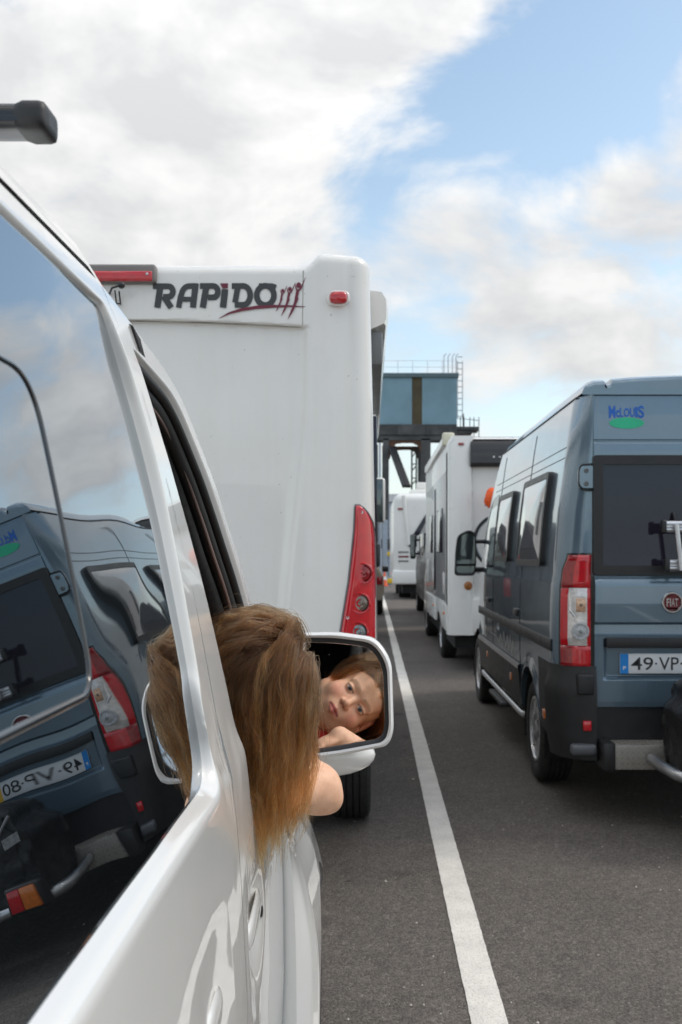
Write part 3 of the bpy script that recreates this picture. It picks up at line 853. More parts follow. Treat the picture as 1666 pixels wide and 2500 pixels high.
# ================================================================== the girl
class Vox:
    """signed-distance grid: smooth unions of shapes, meshed by surface nets into one continuous skin"""
    def __init__(s, lo, hi, h):
        s.lo = np.array(lo, float); s.h = h
        s.n = np.ceil((np.array(hi) - s.lo) / h).astype(int) + 1
        s.f = np.full(s.n, 0.03, np.float32)
    def _sub(s, lo, hi, pad):
        a = np.maximum(np.floor((np.array(lo) - pad - s.lo) / s.h).astype(int), 0)
        b = np.minimum(np.ceil((np.array(hi) + pad - s.lo) / s.h).astype(int) + 1, s.n)
        if (b <= a).any(): return None
        sl = tuple(slice(i, j) for i, j in zip(a, b))
        ax = [s.lo[k] + np.arange(a[k], b[k]) * s.h for k in range(3)]
        return sl, np.meshgrid(*ax, indexing='ij')
    def put(s, d, sl, k, sub=False):
        f = s.f[sl]
        if sub:
            d = -d
            hh = np.clip(0.5 - 0.5 * (f - d) / k, 0, 1)
            s.f[sl] = f * (1 - hh) + d * hh + k * hh * (1 - hh)
        else:
            hh = np.clip(0.5 + 0.5 * (f - d) / k, 0, 1)
            s.f[sl] = f * (1 - hh) + d * hh - k * hh * (1 - hh)
    def cone(s, a, b, ra, rb, k=.01, sub=False):
        a, b = np.array(a, float), np.array(b, float); r = max(ra, rb)
        g = s._sub(np.minimum(a, b) - r, np.maximum(a, b) + r, max(.02, k * 2))
        if g is None: return
        sl, (X, Y, Z) = g
        ab = b - a; L2 = max(1e-9, ab.dot(ab))
        t = np.clip(((X - a[0]) * ab[0] + (Y - a[1]) * ab[1] + (Z - a[2]) * ab[2]) / L2, 0, 1)
        d = np.sqrt((X - a[0] - t * ab[0]) ** 2 + (Y - a[1] - t * ab[1]) ** 2 + (Z - a[2] - t * ab[2]) ** 2) - (ra + (rb - ra) * t)
        s.put(d, sl, k, sub)
    def ell(s, c, r, R=None, k=.01, sub=False):
        c = np.array(c, float); r = np.array(r, float); m = r.max()
        g = s._sub(c - m, c + m, max(.02, k * 2))
        if g is None: return
        sl, (X, Y, Z) = g
        p = np.stack([X - c[0], Y - c[1], Z - c[2]], -1)
        if R is not None: p = p @ R                      # R columns = local axes
        k0 = np.sqrt(((p / r) ** 2).sum(-1)); k1 = np.sqrt(((p / r ** 2) ** 2).sum(-1)) + 1e-9
        s.put(k0 * (k0 - 1) / k1, sl, k, sub)
    def mesh(s):
        f = s.f; n = np.array(f.shape)
        ins = f < 0
        c = [ins[i:n[0] - 1 + i, j:n[1] - 1 + j, k:n[2] - 1 + k] for i in (0, 1) for j in (0, 1) for k in (0, 1)]
        tot = sum(x.astype(np.int8) for x in c)
        act = (tot > 0) & (tot < 8)
        idx = -np.ones(act.shape, np.int64)
        cells = np.argwhere(act); idx[act] = np.arange(len(cells))
        acc = np.zeros((len(cells), 3)); cnt = np.zeros(len(cells))
        I, J, K = cells.T
        for (d0, d1) in [((i, j, 0), (i, j, 1)) for i in (0, 1) for j in (0, 1)] + [((i, 0, k), (i, 1, k)) for i in (0, 1) for k in (0, 1)] + [((0, j, k), (1, j, k)) for j in (0, 1) for k in (0, 1)]:
            fa = f[I + d0[0], J + d0[1], K + d0[2]]; fb = f[I + d1[0], J + d1[1], K + d1[2]]
            x = (fa < 0) != (fb < 0)
            t = np.where(x, fa / np.where(np.abs(fa - fb) < 1e-9, 1, fa - fb), 0)
            p = np.array(d0)[None] + t[:, None] * (np.array(d1) - np.array(d0))[None]
            acc[x] += p[x]; cnt[x] += 1
        V = s.lo + (cells + acc / cnt[:, None]) * s.h
        Fc = []
        for ax in range(3):
            u, v = (ax + 1) % 3, (ax + 2) % 3
            a = [slice(1, -1)] * 3; a[ax] = slice(0, -1); b = list(a); b[ax] = slice(1, None)
            A, B = ins[tuple(a)], ins[tuple(b)]
            E = np.argwhere(A != B)
            if not len(E): continue
            sg = A[tuple(E.T)]
            off = np.ones(3, int); off[ax] = 0
            E = E + off
            def cell(du, dv):
                q = E.copy(); q[:, u] -= du; q[:, v] -= dv
                return idx[q[:, 0], q[:, 1], q[:, 2]]
            q = np.stack([cell(1, 1), cell(0, 1), cell(0, 0), cell(1, 0)], -1)
            q[~sg] = q[~sg][:, ::-1]
            Fc.append(q)
        return V, np.concatenate(Fc)
def mesh_np(name, V, Fq, mat, parent, smooth=True, attr=None):
    base = np.array(BASE[parent.name]) if parent is not None else np.zeros(3)
    me = bpy.data.meshes.new(name)
    me.vertices.add(len(V)); me.vertices.foreach_set('co', (V - base).astype(np.float32).ravel())
    k = Fq.shape[1]
    me.loops.add(Fq.size); me.loops.foreach_set('vertex_index', Fq.astype(np.int32).ravel())
    me.polygons.add(len(Fq)); me.polygons.foreach_set('loop_start', np.arange(0, Fq.size, k, dtype=np.int32))
    me.update(calc_edges=True); me.validate()
    if smooth: me.shade_smooth()
    if attr is not None:
        a = me.color_attributes.new('tone', 'FLOAT_COLOR', 'POINT')
        a.data.foreach_set('color', np.concatenate([attr, np.ones((len(attr), 1))], 1).astype(np.float32).ravel())
    return link_mesh(name, me, mat, parent)

dvir = (Vector((0, 0, CAM_H)) - VIR).normalized()       # the mirrored face looks at the camera
uvir = Vector((.905, 0, .43)); uvir = (uvir - dvir * uvir.dot(dvir)).normalized()
refl = lambda d: d - 2 * d.dot(MN) * MN
HF = refl(dvir).normalized(); HU = refl(uvir).normalized(); HL = HU.cross(HF).normalized()
HO = EYE - HF * .074
HM = np.array([HL, HF, HU]).T                            # columns: side (her left), forward, up
HOn = np.array(HO)
def hp(s, f, u): return HOn + HM @ np.array([s, f, u], float)
girl = thing('person', 'girl with long loose brown hair leaning out of the white van, looking into its mirror', 'person', (-.45, 1.42, .62))
lo, hi = (-.78, 1.34, .56), (.03, 2.02, 1.46)
H_ = .0021
vx = Vox(lo, hi, H_)
e_ = vx.ell; c_ = vx.cone
z_ = lambda v: CAM_H + v
# torso, neck, shoulders
neck = hp(0, -.018, -.10); KK = 1.088
K_ = lambda x, y, z: np.array((x * KK, y * KK, z_(z * KK)))
sR = K_(-.235, 1.405, -.345); sL = K_(-.375, 1.655, -.325)
chest = K_(-.355, 1.505, -.47); hip = K_(-.52, 1.42, -.75)
ax_s = (sL - sR) / np.linalg.norm(sL - sR); ax_t = (chest - hip); ax_t -= ax_s * ax_t.dot(ax_s); ax_t /= np.linalg.norm(ax_t); ax_f = np.cross(ax_s, ax_t)
RT = np.array([ax_s, ax_f, ax_t]).T
torso = lambda s, f, u: chest + RT @ np.array([s, f, u], float)
e_(torso(0, 0, .03), (.118, .080, .15), RT, .03); e_(torso(0, 0, -.16), (.100, .072, .14), RT, .04); e_(torso(0, -.01, -.30), (.115, .085, .10), RT, .04)
c_(torso(.02, 0, .12), neck, .050, .040, .03); c_(neck, hp(0, -.015, -.045), .040, .042, .025)
c_(torso(0, 0, .10), sR, .055, .044, .035); c_(torso(0, 0, .10), sL, .055, .044, .035)
# right arm: out over the sill, elbow at the outside, forearm back across to the left hand
eR = K_(-.0885, 1.570, -.366); wR = K_(-.165, 1.650, -.300)
mR = eR * .5 + sR * .5 + np.array((.008, -.004, .000)); c_(sR, mR, .046, .043, .02); c_(mR, eR, .043, .039, .03)
e_(eR + np.array((.004, -.004, -.006)), (.036, .036, .038), None, .02); c_(eR + np.array((.020, -.008, -.016)), eR + np.array((.026, -.006, -.022)), .018, .016, .02)
c_(eR, eR * .55 + wR * .45, .036, .033, .012); c_(eR * .55 + wR * .45, wR, .033, .0235, .012)
# left arm: down inside the door, forearm along the sill under the right hand
eL = K_(-.385, 1.76, -.50); wL = K_(-.205, 1.700, -.372)
c_(sL, eL, .044, .034, .02); c_(eL, wL, .034, .023, .015)
def hand(w, d, n, side, sc=1.0, curl=.6):
    """palm, four unequal fingers bent at two joints, thumb off the side"""
    d = d / np.linalg.norm(d); n = n - d * n.dot(d); n /= np.linalg.norm(n); t = np.cross(d, n) * side
    pc = w + d * .034 * sc
    Rm = np.array([t, d, n]).T
    e_(pc, (.031 * sc, .040 * sc, .0135 * sc), Rm, .010)
    for i, (o, L_) in enumerate(((-.024, .050), (-.0085, .058), (.0075, .055), (.022, .043))):
        k0 = w + d * .066 * sc + t * o * sc
        a1 = curl * (.5 + .08 * i); a2 = curl * 1.5
        d1 = d * math.cos(a1) - n * math.sin(a1); d2 = d * math.cos(a2) - n * math.sin(a2); d3 = d * math.cos(a2 + .5) - n * math.sin(a2 + .5)
        k1 = k0 + d1 * L_ * .45 * sc; k2 = k1 + d2 * L_ * .32 * sc; k3 = k2 + d3 * L_ * .23 * sc
        c_(k0 - d * .01, k1, .0078 * sc, .0068 * sc, .003); c_(k1, k2, .0070 * sc, .0062 * sc, .002); c_(k2, k3, .0062 * sc, .0052 * sc, .002)
    b0 = w + d * .016 * sc - t * .024 * sc; dt = (d * .75 - t * .55 - n * .3); dt /= np.linalg.norm(dt)
    c_(b0, b0 + dt * .030 * sc, .0095 * sc, .0082 * sc, .006); c_(b0 + dt * .030 * sc, b0 + dt * .030 * sc + (dt * .8 + d * .5 - n * .3) * .022 * sc, .0078 * sc, .006 * sc, .003)
hand(wR, np.array((-.075, .055, -.048)), np.array((.25, .25, 1.0)), 1, .92, .55)
hand(wL, np.array((.030, -.075, .012)), np.array((-.1, .1, 1.0)), -1, .92, .35)
# head
R_ = HM
e_(hp(0, -.014, .034), (.070, .088, .080), R_, .02)
e_(hp(0, .018, -.038), (.054, .060, .064), R_, .035)
c_(hp(0, .058, -.079), hp(0, .052, -.074), .0155, .020, .022)
for s in (1, -1):
    e_(hp(s * .033, .050, -.034), (.026, .027, .027), R_, .022)
    c_(hp(s * .059, .000, -.052), hp(s * .024, .045, -.080), .018, .016, .030)
    c_(hp(s * .012, .0755, .019), hp(s * .040, .064, .017), .0070, .0070, .014)      # brow
e_(hp(0, .052, .045), (.048, .030, .036), R_, .02)
for s in (1, -1):
    e_(hp(s * .028, .086, .000), (.0165, .012, .0105), R_, .010, True)
    vx.ell(hp(s * .028, .0655, .000), (.0150, .0135, .0132), R_, .004)
    vx.ell(hp(s * .028, .0815, -.0008), (.0130, .0090, .0027), R_, .0018, True)
c_(hp(0, .074, .000), hp(0, .0895, -.0215), .0055, .0074, .012)
e_(hp(0, .0900, -.0240), (.0086, .0078, .0074), R_, .007)
for s in (1, -1):
    e_(hp(s * .0092, .0835, -.0280), (.0062, .0080, .0056), R_, .005)
    e_(hp(s * .0052, .0868, -.0340), (.0026, .0033, .0020), R_, .002, True)
e_(hp(0, .0715, -.056), (.026, .014, .016), R_, .014)
for s in (1, -1):
    c_(hp(0, .0860, -.0520), hp(s * .0195, .0745, -.0570), .0044, .0026, .004)
    c_(hp(0, .0850, -.0625), hp(s * .0185, .0745, -.0580), .0056, .0028, .004)
    c_(hp(0, .0930, -.0572), hp(s * .0180, .0800, -.0575), .0012, .0010, .002, True)
for s in (1, -1):
    E = np.array([hp(s, 0, 0) - HOn, hp(0, .93, -.36) - HOn, hp(0, .36, .93) - HOn]).T
    e_(hp(s * .0715, -.010, -.008), (.0085, .0175, .029), R_, .004)
    e_(hp(s * .0790, -.006, -.004), (.0050, .0105, .019), R_, .003, True)
    e_(hp(s * .071, -.004, -.034), (.0065, .009, .009), R_, .005)
V, Fq = vx.mesh()
# tone of the skin: blush, lips, brows, lids; hair-brown scalp under the hair
Lc = (V - HOn) @ HM
s_, f_, u_ = Lc[:, 0], Lc[:, 1], Lc[:, 2]
inhead = (np.abs(s_) < .10) & (f_ > -.13) & (f_ < .13) & (u_ > -.11) & (u_ < .14)
skin = np.array((.88, .525, .345)); tone = np.tile(skin, (len(V), 1))
def blendt(mask, col):
    m_ = np.clip(mask, 0, 1)[:, None] * inhead[:, None]
    tone[:] = tone * (1 - m_) + np.array(col) * m_
for s in (1, -1):
    blendt(.60 * np.exp(-(((s_ - s * .040) / .020) ** 2 + ((u_ + .030) / .017) ** 2)) * (f_ > .01), (.80, .28, .20))
    blendt(.35 * np.exp(-(((s_ - s * .028) / .016) ** 2 + ((u_ + .010) / .008) ** 2)) * (f_ > .05), (.42, .19, .14))
    bx = np.clip((s * s_ - .010) / .032, 0, 1); bu = .0185 + .0045 * np.sin(bx * 2.4) - .003 * bx
    blendt(.42 * np.exp(-((u_ - bu) / .0036) ** 4) * (s * s_ > .010) * (s * s_ < .043) * (f_ > .05), (.20, .105, .055))
    lx = (s_ - s * .028) / .0135
    blendt(.92 * np.exp(-((u_ - (.0038 - .0030 * lx ** 2)) / .0019) ** 2) * (np.abs(lx) < 1.1) * (f_ > .06), (.09, .045, .03))
    blendt(.45 * np.exp(-((u_ - (-.0055 + .0025 * lx ** 2)) / .0016) ** 2) * (np.abs(lx) < 1.0) * (f_ > .06), (.25, .11, .08))
    blendt(.35 * np.exp(-(((np.abs(s_) - .074) / .012) ** 2 + ((u_ + .005) / .03) ** 2)) * (f_ < .02), (.68, .24, .17))
blendt(.35 * np.exp(-((s_ / .014) ** 2 + ((u_ + .025) / .011) ** 2)) * (f_ > .07), (.82, .36, .25))
lipw = np.clip(1 - (np.abs(s_) / .0205) ** 2, 0, 1)
blendt(.95 * np.exp(-((u_ + .0575) / (.0022 + .0072 * lipw)) ** 4) * (np.abs(s_) < .021) * (f_ > .058), (.56, .155, .135))
blendt(.9 * np.exp(-((u_ + .0572) / .0014) ** 2) * (np.abs(s_) < .0195) * (f_ > .055), (.16, .035, .03))
blendt(.8 * np.exp(-((np.abs(s_) - .0052) / .0024) ** 2 - ((u_ + .0350) / .002) ** 2) * (f_ > .07), (.20, .07, .05))
hair_line = .058 - 6.5 * s_ ** 2
scalp = sstep(0, .008, u_ - hair_line) * (f_ > .02) + (f_ <= .022) * sstep(-.012, .006, .002 - f_ + .5 * (u_ - .01)) * (u_ > -.075) * (1 - (np.abs(s_) > .062) * (u_ < .024) * (f_ > -.030))
blendt(scalp, (.085, .045, .024))
m, nt, b, out = mat_new('skin')
at_ = mnode(nt, 'ShaderNodeVertexColor'); at_.layer_name = 'tone'
mot = mramp(nt, mnoise(nt, 55, 5, 0.6), [(0.3, (0.90, 0.85, 0.82)), (0.5, (0.99, 0.98, 0.97)), (0.7, (1.06, 1.07, 1.08))])
col = mmix(nt, 1.0, at_.outputs[0], mot, 'MULTIPLY')
nt.links.new(col, b.inputs['Base Color'])
b.inputs['Roughness'].default_value = 0.48; b.inputs['Specular IOR Level'].default_value = 0.42
b.inputs['Subsurface Weight'].default_value = 0.18; b.inputs['Subsurface Radius'].default_value = (1.0, 0.35, 0.2); b.inputs['Subsurface Scale'].default_value = 0.006
mbump(nt, mnoise(nt, 900, 3, 0.6), 0.12, 0.0006, b)
M['skin'] = m
mesh_np('body', V, Fq, M['skin'], girl, True, tone)
# eyes
m, nt, b, out = mat_new('eye_white'); b.inputs['Base Color'].default_value = (.42, .38, .36, 1); b.inputs['Roughness'].default_value = .08; M['eye_white'] = m
M['iris'] = simple('grey_blue_iris', (.028, .032, .034), .08, coat=1.0); M['pupil'] = simple('pupil', (.004, .004, .004), .05, coat=1.0)
tgt = Vector(hp(0, .9, -.02))
for s in (1, -1):
    c = hp(s * .028, .0655, -.0006)
    mb = MB(); rows = []
    for th in np.linspace(0, math.pi, 20):
        rows.append([tuple(c + HM @ (np.array([math.sin(th) * math.cos(p), math.cos(th), math.sin(th) * math.sin(p)]) * .0127)) for p in np.linspace(0, 2 * math.pi, 24, endpoint=False)])
    mb.grid(rows, closed_v=True); ey = mb.build('eye', M['eye_white'], girl, smooth=180)
    for nm, r0, rad, mt in (('iris', .0057, .0130, 'iris'), ('pupil', .0026, .0132, 'pupil')):
        mb = MB(); rows = []
        for th in np.linspace(0, math.asin(r0 / rad), 6):
            rows.append([tuple(c + HM @ (np.array([math.sin(th) * math.cos(p), math.cos(th), math.sin(th) * math.sin(p)]) * rad)) for p in np.linspace(0, 2 * math.pi, 20, endpoint=False)])
        mb.grid(rows, closed_v=True); mb.build(nm, M[mt], ey, smooth=180)
# red patterned top
vt = Vox((-.78, 1.36, .56), (-.10, 2.00, 1.30), .0045)
vt.ell(torso(0, 0, .015), (.124, .087, .135), RT, .03); vt.ell(torso(0, 0, -.16), (.107, .079, .145), RT, .04); vt.ell(torso(0, -.01, -.30), (.122, .092, .105), RT, .04)
for q, r in ((sR, .045), (sL, .045)):
    g = torso(0, 0, .05) * .35 + q * .65
    vt.cone(torso(0, 0, .03), g + (torso(0, 0, .05) - q) * .05, .085, .053, .03)
vt.cone(torso(.02, .012, .115), neck * .85 + torso(.02, 0, .12) * .15, .056, .056, .02, False)
vt.cone(neck * .85 + torso(.02, 0, .12) * .15, neck + (neck - torso(.02, 0, .12)) * .5, .050, .075, .008, True)
Vt, Ft = vt.mesh()
m, nt, b, out = mat_new('red_print_cotton')
n1 = mnoise(nt, 38, 3, .5); c1 = mramp(nt, n1, [(.40, (.50, .012, .016)), (.56, (.50, .012, .016)), (.58, (.60, .09, .03)), (.64, (.60, .09, .03)), (.66, (.55, .50, .50)), (.72, (.10, .03, .22))], 'CONSTANT')
nt.links.new(c1, b.inputs['Base Color']); b.inputs['Roughness'].default_value = .85
mbump(nt, mnoise(nt, 700, 2), .2, .001, b)
mesh_np('top', Vt, Ft, m, girl, True)
# ------------------------------------------------------------------ hair: guide locks combed over the head, then falling
hc_l = np.array((0, -.014, .034)); hr = np.array((.074, .092, .085))
def head_push(p, lay):
    l = (p - HOn) @ HM
    r = hr + lay
    q = (l - hc_l) / r; d = np.sqrt((q ** 2).sum(-1))
    m_ = d < 1
    l[m_] = hc_l + (q[m_] / d[m_][:, None]) * r[m_] if r.ndim > 1 else hc_l + (q[m_] / d[m_][:, None]) * r
    # keep clear of the lower face
    return HOn + l @ HM.T
caps = [(sR, eR * .5 + sR * .5, .053), (eR * .5 + sR * .5, eR, .050), (neck, hp(0, -.015, -.045), .050), (torso(0, 0, .10), sR, .062), (torso(0, 0, .10), sL, .060), (sL, eL, .05), (torso(0, 0, .12), torso(0, 0, -.2), .098)]
def cap_push(p):
    for a, b_, r in caps:
        ab = b_ - a; t = np.clip(((p - a) @ ab) / ab.dot(ab), 0, 1)
        q = p - (a + t[:, None] * ab); d = np.linalg.norm(q, axis=1)
        m_ = d < r
        p[m_] += q[m_] / d[m_][:, None] * (r - d[m_])[:, None]
    # stay on the open side of the door skin and the pillar
    return p
rg = np.random.default_rng(5)
NG = 500
roots = []
while len(roots) < NG:
    v = rg.normal(size=3); v /= np.linalg.norm(v)
    l = hc_l + v * (hr - .004)
    s, f, u = l
    front = f > .022
    if front and u < .062 - 6.5 * s * s: continue
    if not front and (u < -.035 or (abs(s) > .060 and u < .022 and f > -.030)): continue
    if u < -.02 and f > -.05: continue
    roots.append((s, f, u))
roots = np.array(roots)
NP_ = 46
def grow(roots, length, lay, jit, rg):
    n = len(roots)
    p = HOn + roots @ HM.T
    nl = (roots - hc_l) / (hr ** 2); nl /= np.linalg.norm(nl, axis=1)[:, None]
    sgn = np.where(roots[:, 0] + rg.normal(size=n) * .004 >= 0, 1.0, -1.0)
    upr = sstep(-.012, .012, roots[:, 0])
    flow = np.stack([np.where(sgn > 0, .30, -.55), -.45 - .35 * (1 - upr), -.95 * upr - .50 * (1 - upr)], -1)
    # forehead hair is swept back, away from the face
    flow[:, 2] += .55 * (roots[:, 1] > .045)
    flow = flow - nl * (flow * nl).sum(1)[:, None]
    flow /= np.linalg.norm(flow, axis=1)[:, None]
    d = (flow + nl * .25) @ HM.T
    d += rg.normal(size=(n, 3)) * jit
    d /= np.linalg.norm(d, axis=1)[:, None]
    out = [p.copy()]
    st = length / (NP_ - 1)
    wave_a = rg.random(n) * 6.28; wave_f = rg.uniform(10, 20, n)
    ph = rg.normal(size=(n, 3)); curl_ = rg.uniform(.1, 1.6, n)
    for i in range(1, NP_):
        t = i / (NP_ - 1)
        l = (p - HOn) @ HM
        q = (l - hc_l) / (hr + lay[:, None]); dist = np.sqrt((q ** 2).sum(1))
        near = dist < 1.10
        nn = (l - hc_l) / (hr ** 2); nn /= np.linalg.norm(nn, axis=1)[:, None]
        nw = nn @ HM.T
        back = (np.stack([sgn * .10, -.40 - .35 * (1 - upr), -.95 * upr - .5 * (1 - upr)], -1))
        back = back - nn * (back * nn).sum(1)[:, None]; back = back @ HM.T
        grav = np.tile(np.array((0, 0, -1.0)), (n, 1))
        gsurf = np.where(near[:, None], grav - nw * np.minimum(0, (grav * nw).sum(1))[:, None], grav)
        up_facing = np.clip(nw[:, 2], 0, 1)
        gw = np.where(near, np.where(upr > .5, .03 + .42 * max(0, t - .35), .10 + .30 * t), .34)
        bw = np.where(near, .22 * (1 - t) + .05, 0.0)
        d = d + gsurf * gw[:, None] + back * bw[:, None]
        ax_ = np.stack([-.152 - p[:, 0], 1.52 - p[:, 1], np.zeros(n)], -1)
        d += ax_ * np.where(near, 0.0, 1.0)[:, None] * t * np.array([1.0, 1.2, 0])
        d += np.array((-.30, -.02, .14)) * curl_[:, None] * max(0.0, t - .68) * np.where(near, 0.0, 1.0)[:, None]
        d += .10 * np.cos(wave_f * t + wave_a)[:, None] * ph * np.minimum(1, t * 2)[:, None] if hasattr(t, '__len__') else .115 * np.cos(wave_f * t + wave_a)[:, None] * ph * min(1, t * 2)
        d /= np.linalg.norm(d, axis=1)[:, None]
        p = p + d * st[:, None]
        p = head_push(p, lay[:, None] * np.ones(3))
        p = cap_push(p)
        skin_x = van_x(p[:, 1], p[:, 2]) + .008
        yed = np.interp(p[:, 2], [1.05, 1.40, 1.74], [1.53, 1.475, 1.30]) + .012
        hit = (p[:, 0] < skin_x) & (p[:, 2] < 1.10)
        p[hit, 0] = skin_x[hit]
        hit = (p[:, 0] < skin_x + .004) & (p[:, 2] >= 1.10) & (p[:, 1] < yed)
        p[hit, 1] = yed[hit]
        # never across the face
        l = (p - HOn) @ HM
        face = (l[:, 1] > .035) & (l[:, 2] < .06 - 5 * l[:, 0] ** 2) & (l[:, 2] > -.11) & (np.abs(l[:, 0]) < .066)
        l[face, 1] = np.minimum(l[face, 1], .035); p = HOn + l @ HM.T
        out.append(p.copy())
    return np.stack(out, 1)                               # n, NP_, 3
lay = rg.uniform(.002, .013, NG)
length = rg.uniform(.185, .295, NG)
G = grow(roots, length, lay, .13, rg)
NC = 30
S_all = []
tt = np.linspace(0, 1, NP_)
for g in range(NG):
    n = NC
    off = rg.normal(size=(n, 3)) * .0048
    lock = rg.uniform(.18, 1.15); tip = rg.normal(size=(n, 3)) * .0036 * lock
    fr = rg.normal(size=(n, 3)) * .0027
    w = (1 - tt) ** 1.2
    fa = rg.random(n) * 6.28; ff = rg.uniform(8, 26, n)
    k = G[g][None] + off[:, None] * (w * .9 + .1)[None, :, None] + tip[:, None] * tt[None, :, None] + fr[:, None] * np.sin(ff[:, None] * tt[None] + fa[:, None])[:, :, None] * tt[None, :, None] * 1.6
    cut = rg.uniform(.80, 1.0, n)
    kk = np.empty((n, NP_, 3))
    for i in range(n):
        x = tt * cut[i]
        for a in range(3): kk[i, :, a] = np.interp(x, tt, k[i, :, a])
    S_all.append(kk)
S_all = np.concatenate(S_all)
# push children clear of the skull
flat = S_all.reshape(-1, 3)
flat = head_push(flat.copy(), np.full((len(flat), 3), .0015) if False else np.zeros(3) + .0012)
S_all = flat.reshape(S_all.shape)
# loose flyaway hairs
NF = 1100
ri = rg.integers(0, NG, NF)
Fl = G[ri].copy()
fo = rg.normal(size=(NF, 3)); fo[:, 2] += .25
amp = rg.uniform(.004, .024, NF) * (rg.random(NF) ** .8)
wob = np.sin(rg.uniform(4, 11, NF)[:, None] * tt[None] + rg.random(NF)[:, None] * 6.28)
Fl += fo[:, None] * (amp[:, None] * (tt[None] ** .7) * (1 + .6 * wob))[:, :, None]
Fl = head_push(Fl.reshape(-1, 3), np.zeros(3) + .002).reshape(Fl.shape)
# keep everything out of the face
def clear_face(A):
    sh = A.shape; p = A.reshape(-1, 3).copy()
    l = (p - HOn) @ HM
    face = (l[:, 1] > .030) & (l[:, 2] < .052 - 5 * l[:, 0] ** 2) & (l[:, 2] > -.11) & (np.abs(l[:, 0]) < .062)
    bad = face.reshape(sh[:2]).any(1)
    return A[~bad]
S_all = clear_face(S_all); Fl = clear_face(Fl)
hair_base = np.array(BASE[girl.name])
def curves_obj(name, A, r_root, r_tip, mat, parent):
    n, k = A.shape[:2]
    cu = bpy.data.hair_curves.new(name)
    cu.add_curves([k] * n)
    cu.attributes['position'].data.foreach_set('vector', (A - hair_base).astype(np.float32).ravel())
    rad = np.tile(r_root + (r_tip - r_root) * np.linspace(0, 1, k) ** 2.5, n).astype(np.float32)
    ra = cu.attributes.get('radius') or cu.attributes.new('radius', 'FLOAT', 'POINT')
    ra.data.foreach_set('value', rad)
    o = bpy.data.objects.new(name, cu); C.objects.link(o)
    cu.materials.append(mat); o.parent = parent
    BASE[o.name] = Vector(hair_base)
    return o
m = bpy.data.materials.new('brown_hair'); m.use_nodes = True; nt = m.node_tree; nt.nodes.clear()
out = nt.nodes.new('ShaderNodeOutputMaterial'); hb = nt.nodes.new('ShaderNodeBsdfHairPrincipled')
hb.parametrization = 'COLOR'
hi_ = nt.nodes.new('ShaderNodeHairInfo')
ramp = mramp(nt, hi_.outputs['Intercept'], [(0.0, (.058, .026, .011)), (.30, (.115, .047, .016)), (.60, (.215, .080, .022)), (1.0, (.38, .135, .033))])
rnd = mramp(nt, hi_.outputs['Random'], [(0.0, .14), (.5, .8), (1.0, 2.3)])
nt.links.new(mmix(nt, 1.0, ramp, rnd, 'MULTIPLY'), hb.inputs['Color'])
hb.inputs['IOR'].default_value = 1.38; hb.inputs['Roughness'].default_value = .24; hb.inputs['Radial Roughness'].default_value = .38; hb.inputs['Coat'].default_value = 0.0
nt.links.new(hb.outputs[0], out.inputs[0])
M['hair'] = m
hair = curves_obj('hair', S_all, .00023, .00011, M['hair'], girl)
curves_obj('loose_hair', Fl, .00015, .00008, M['hair'], hair)
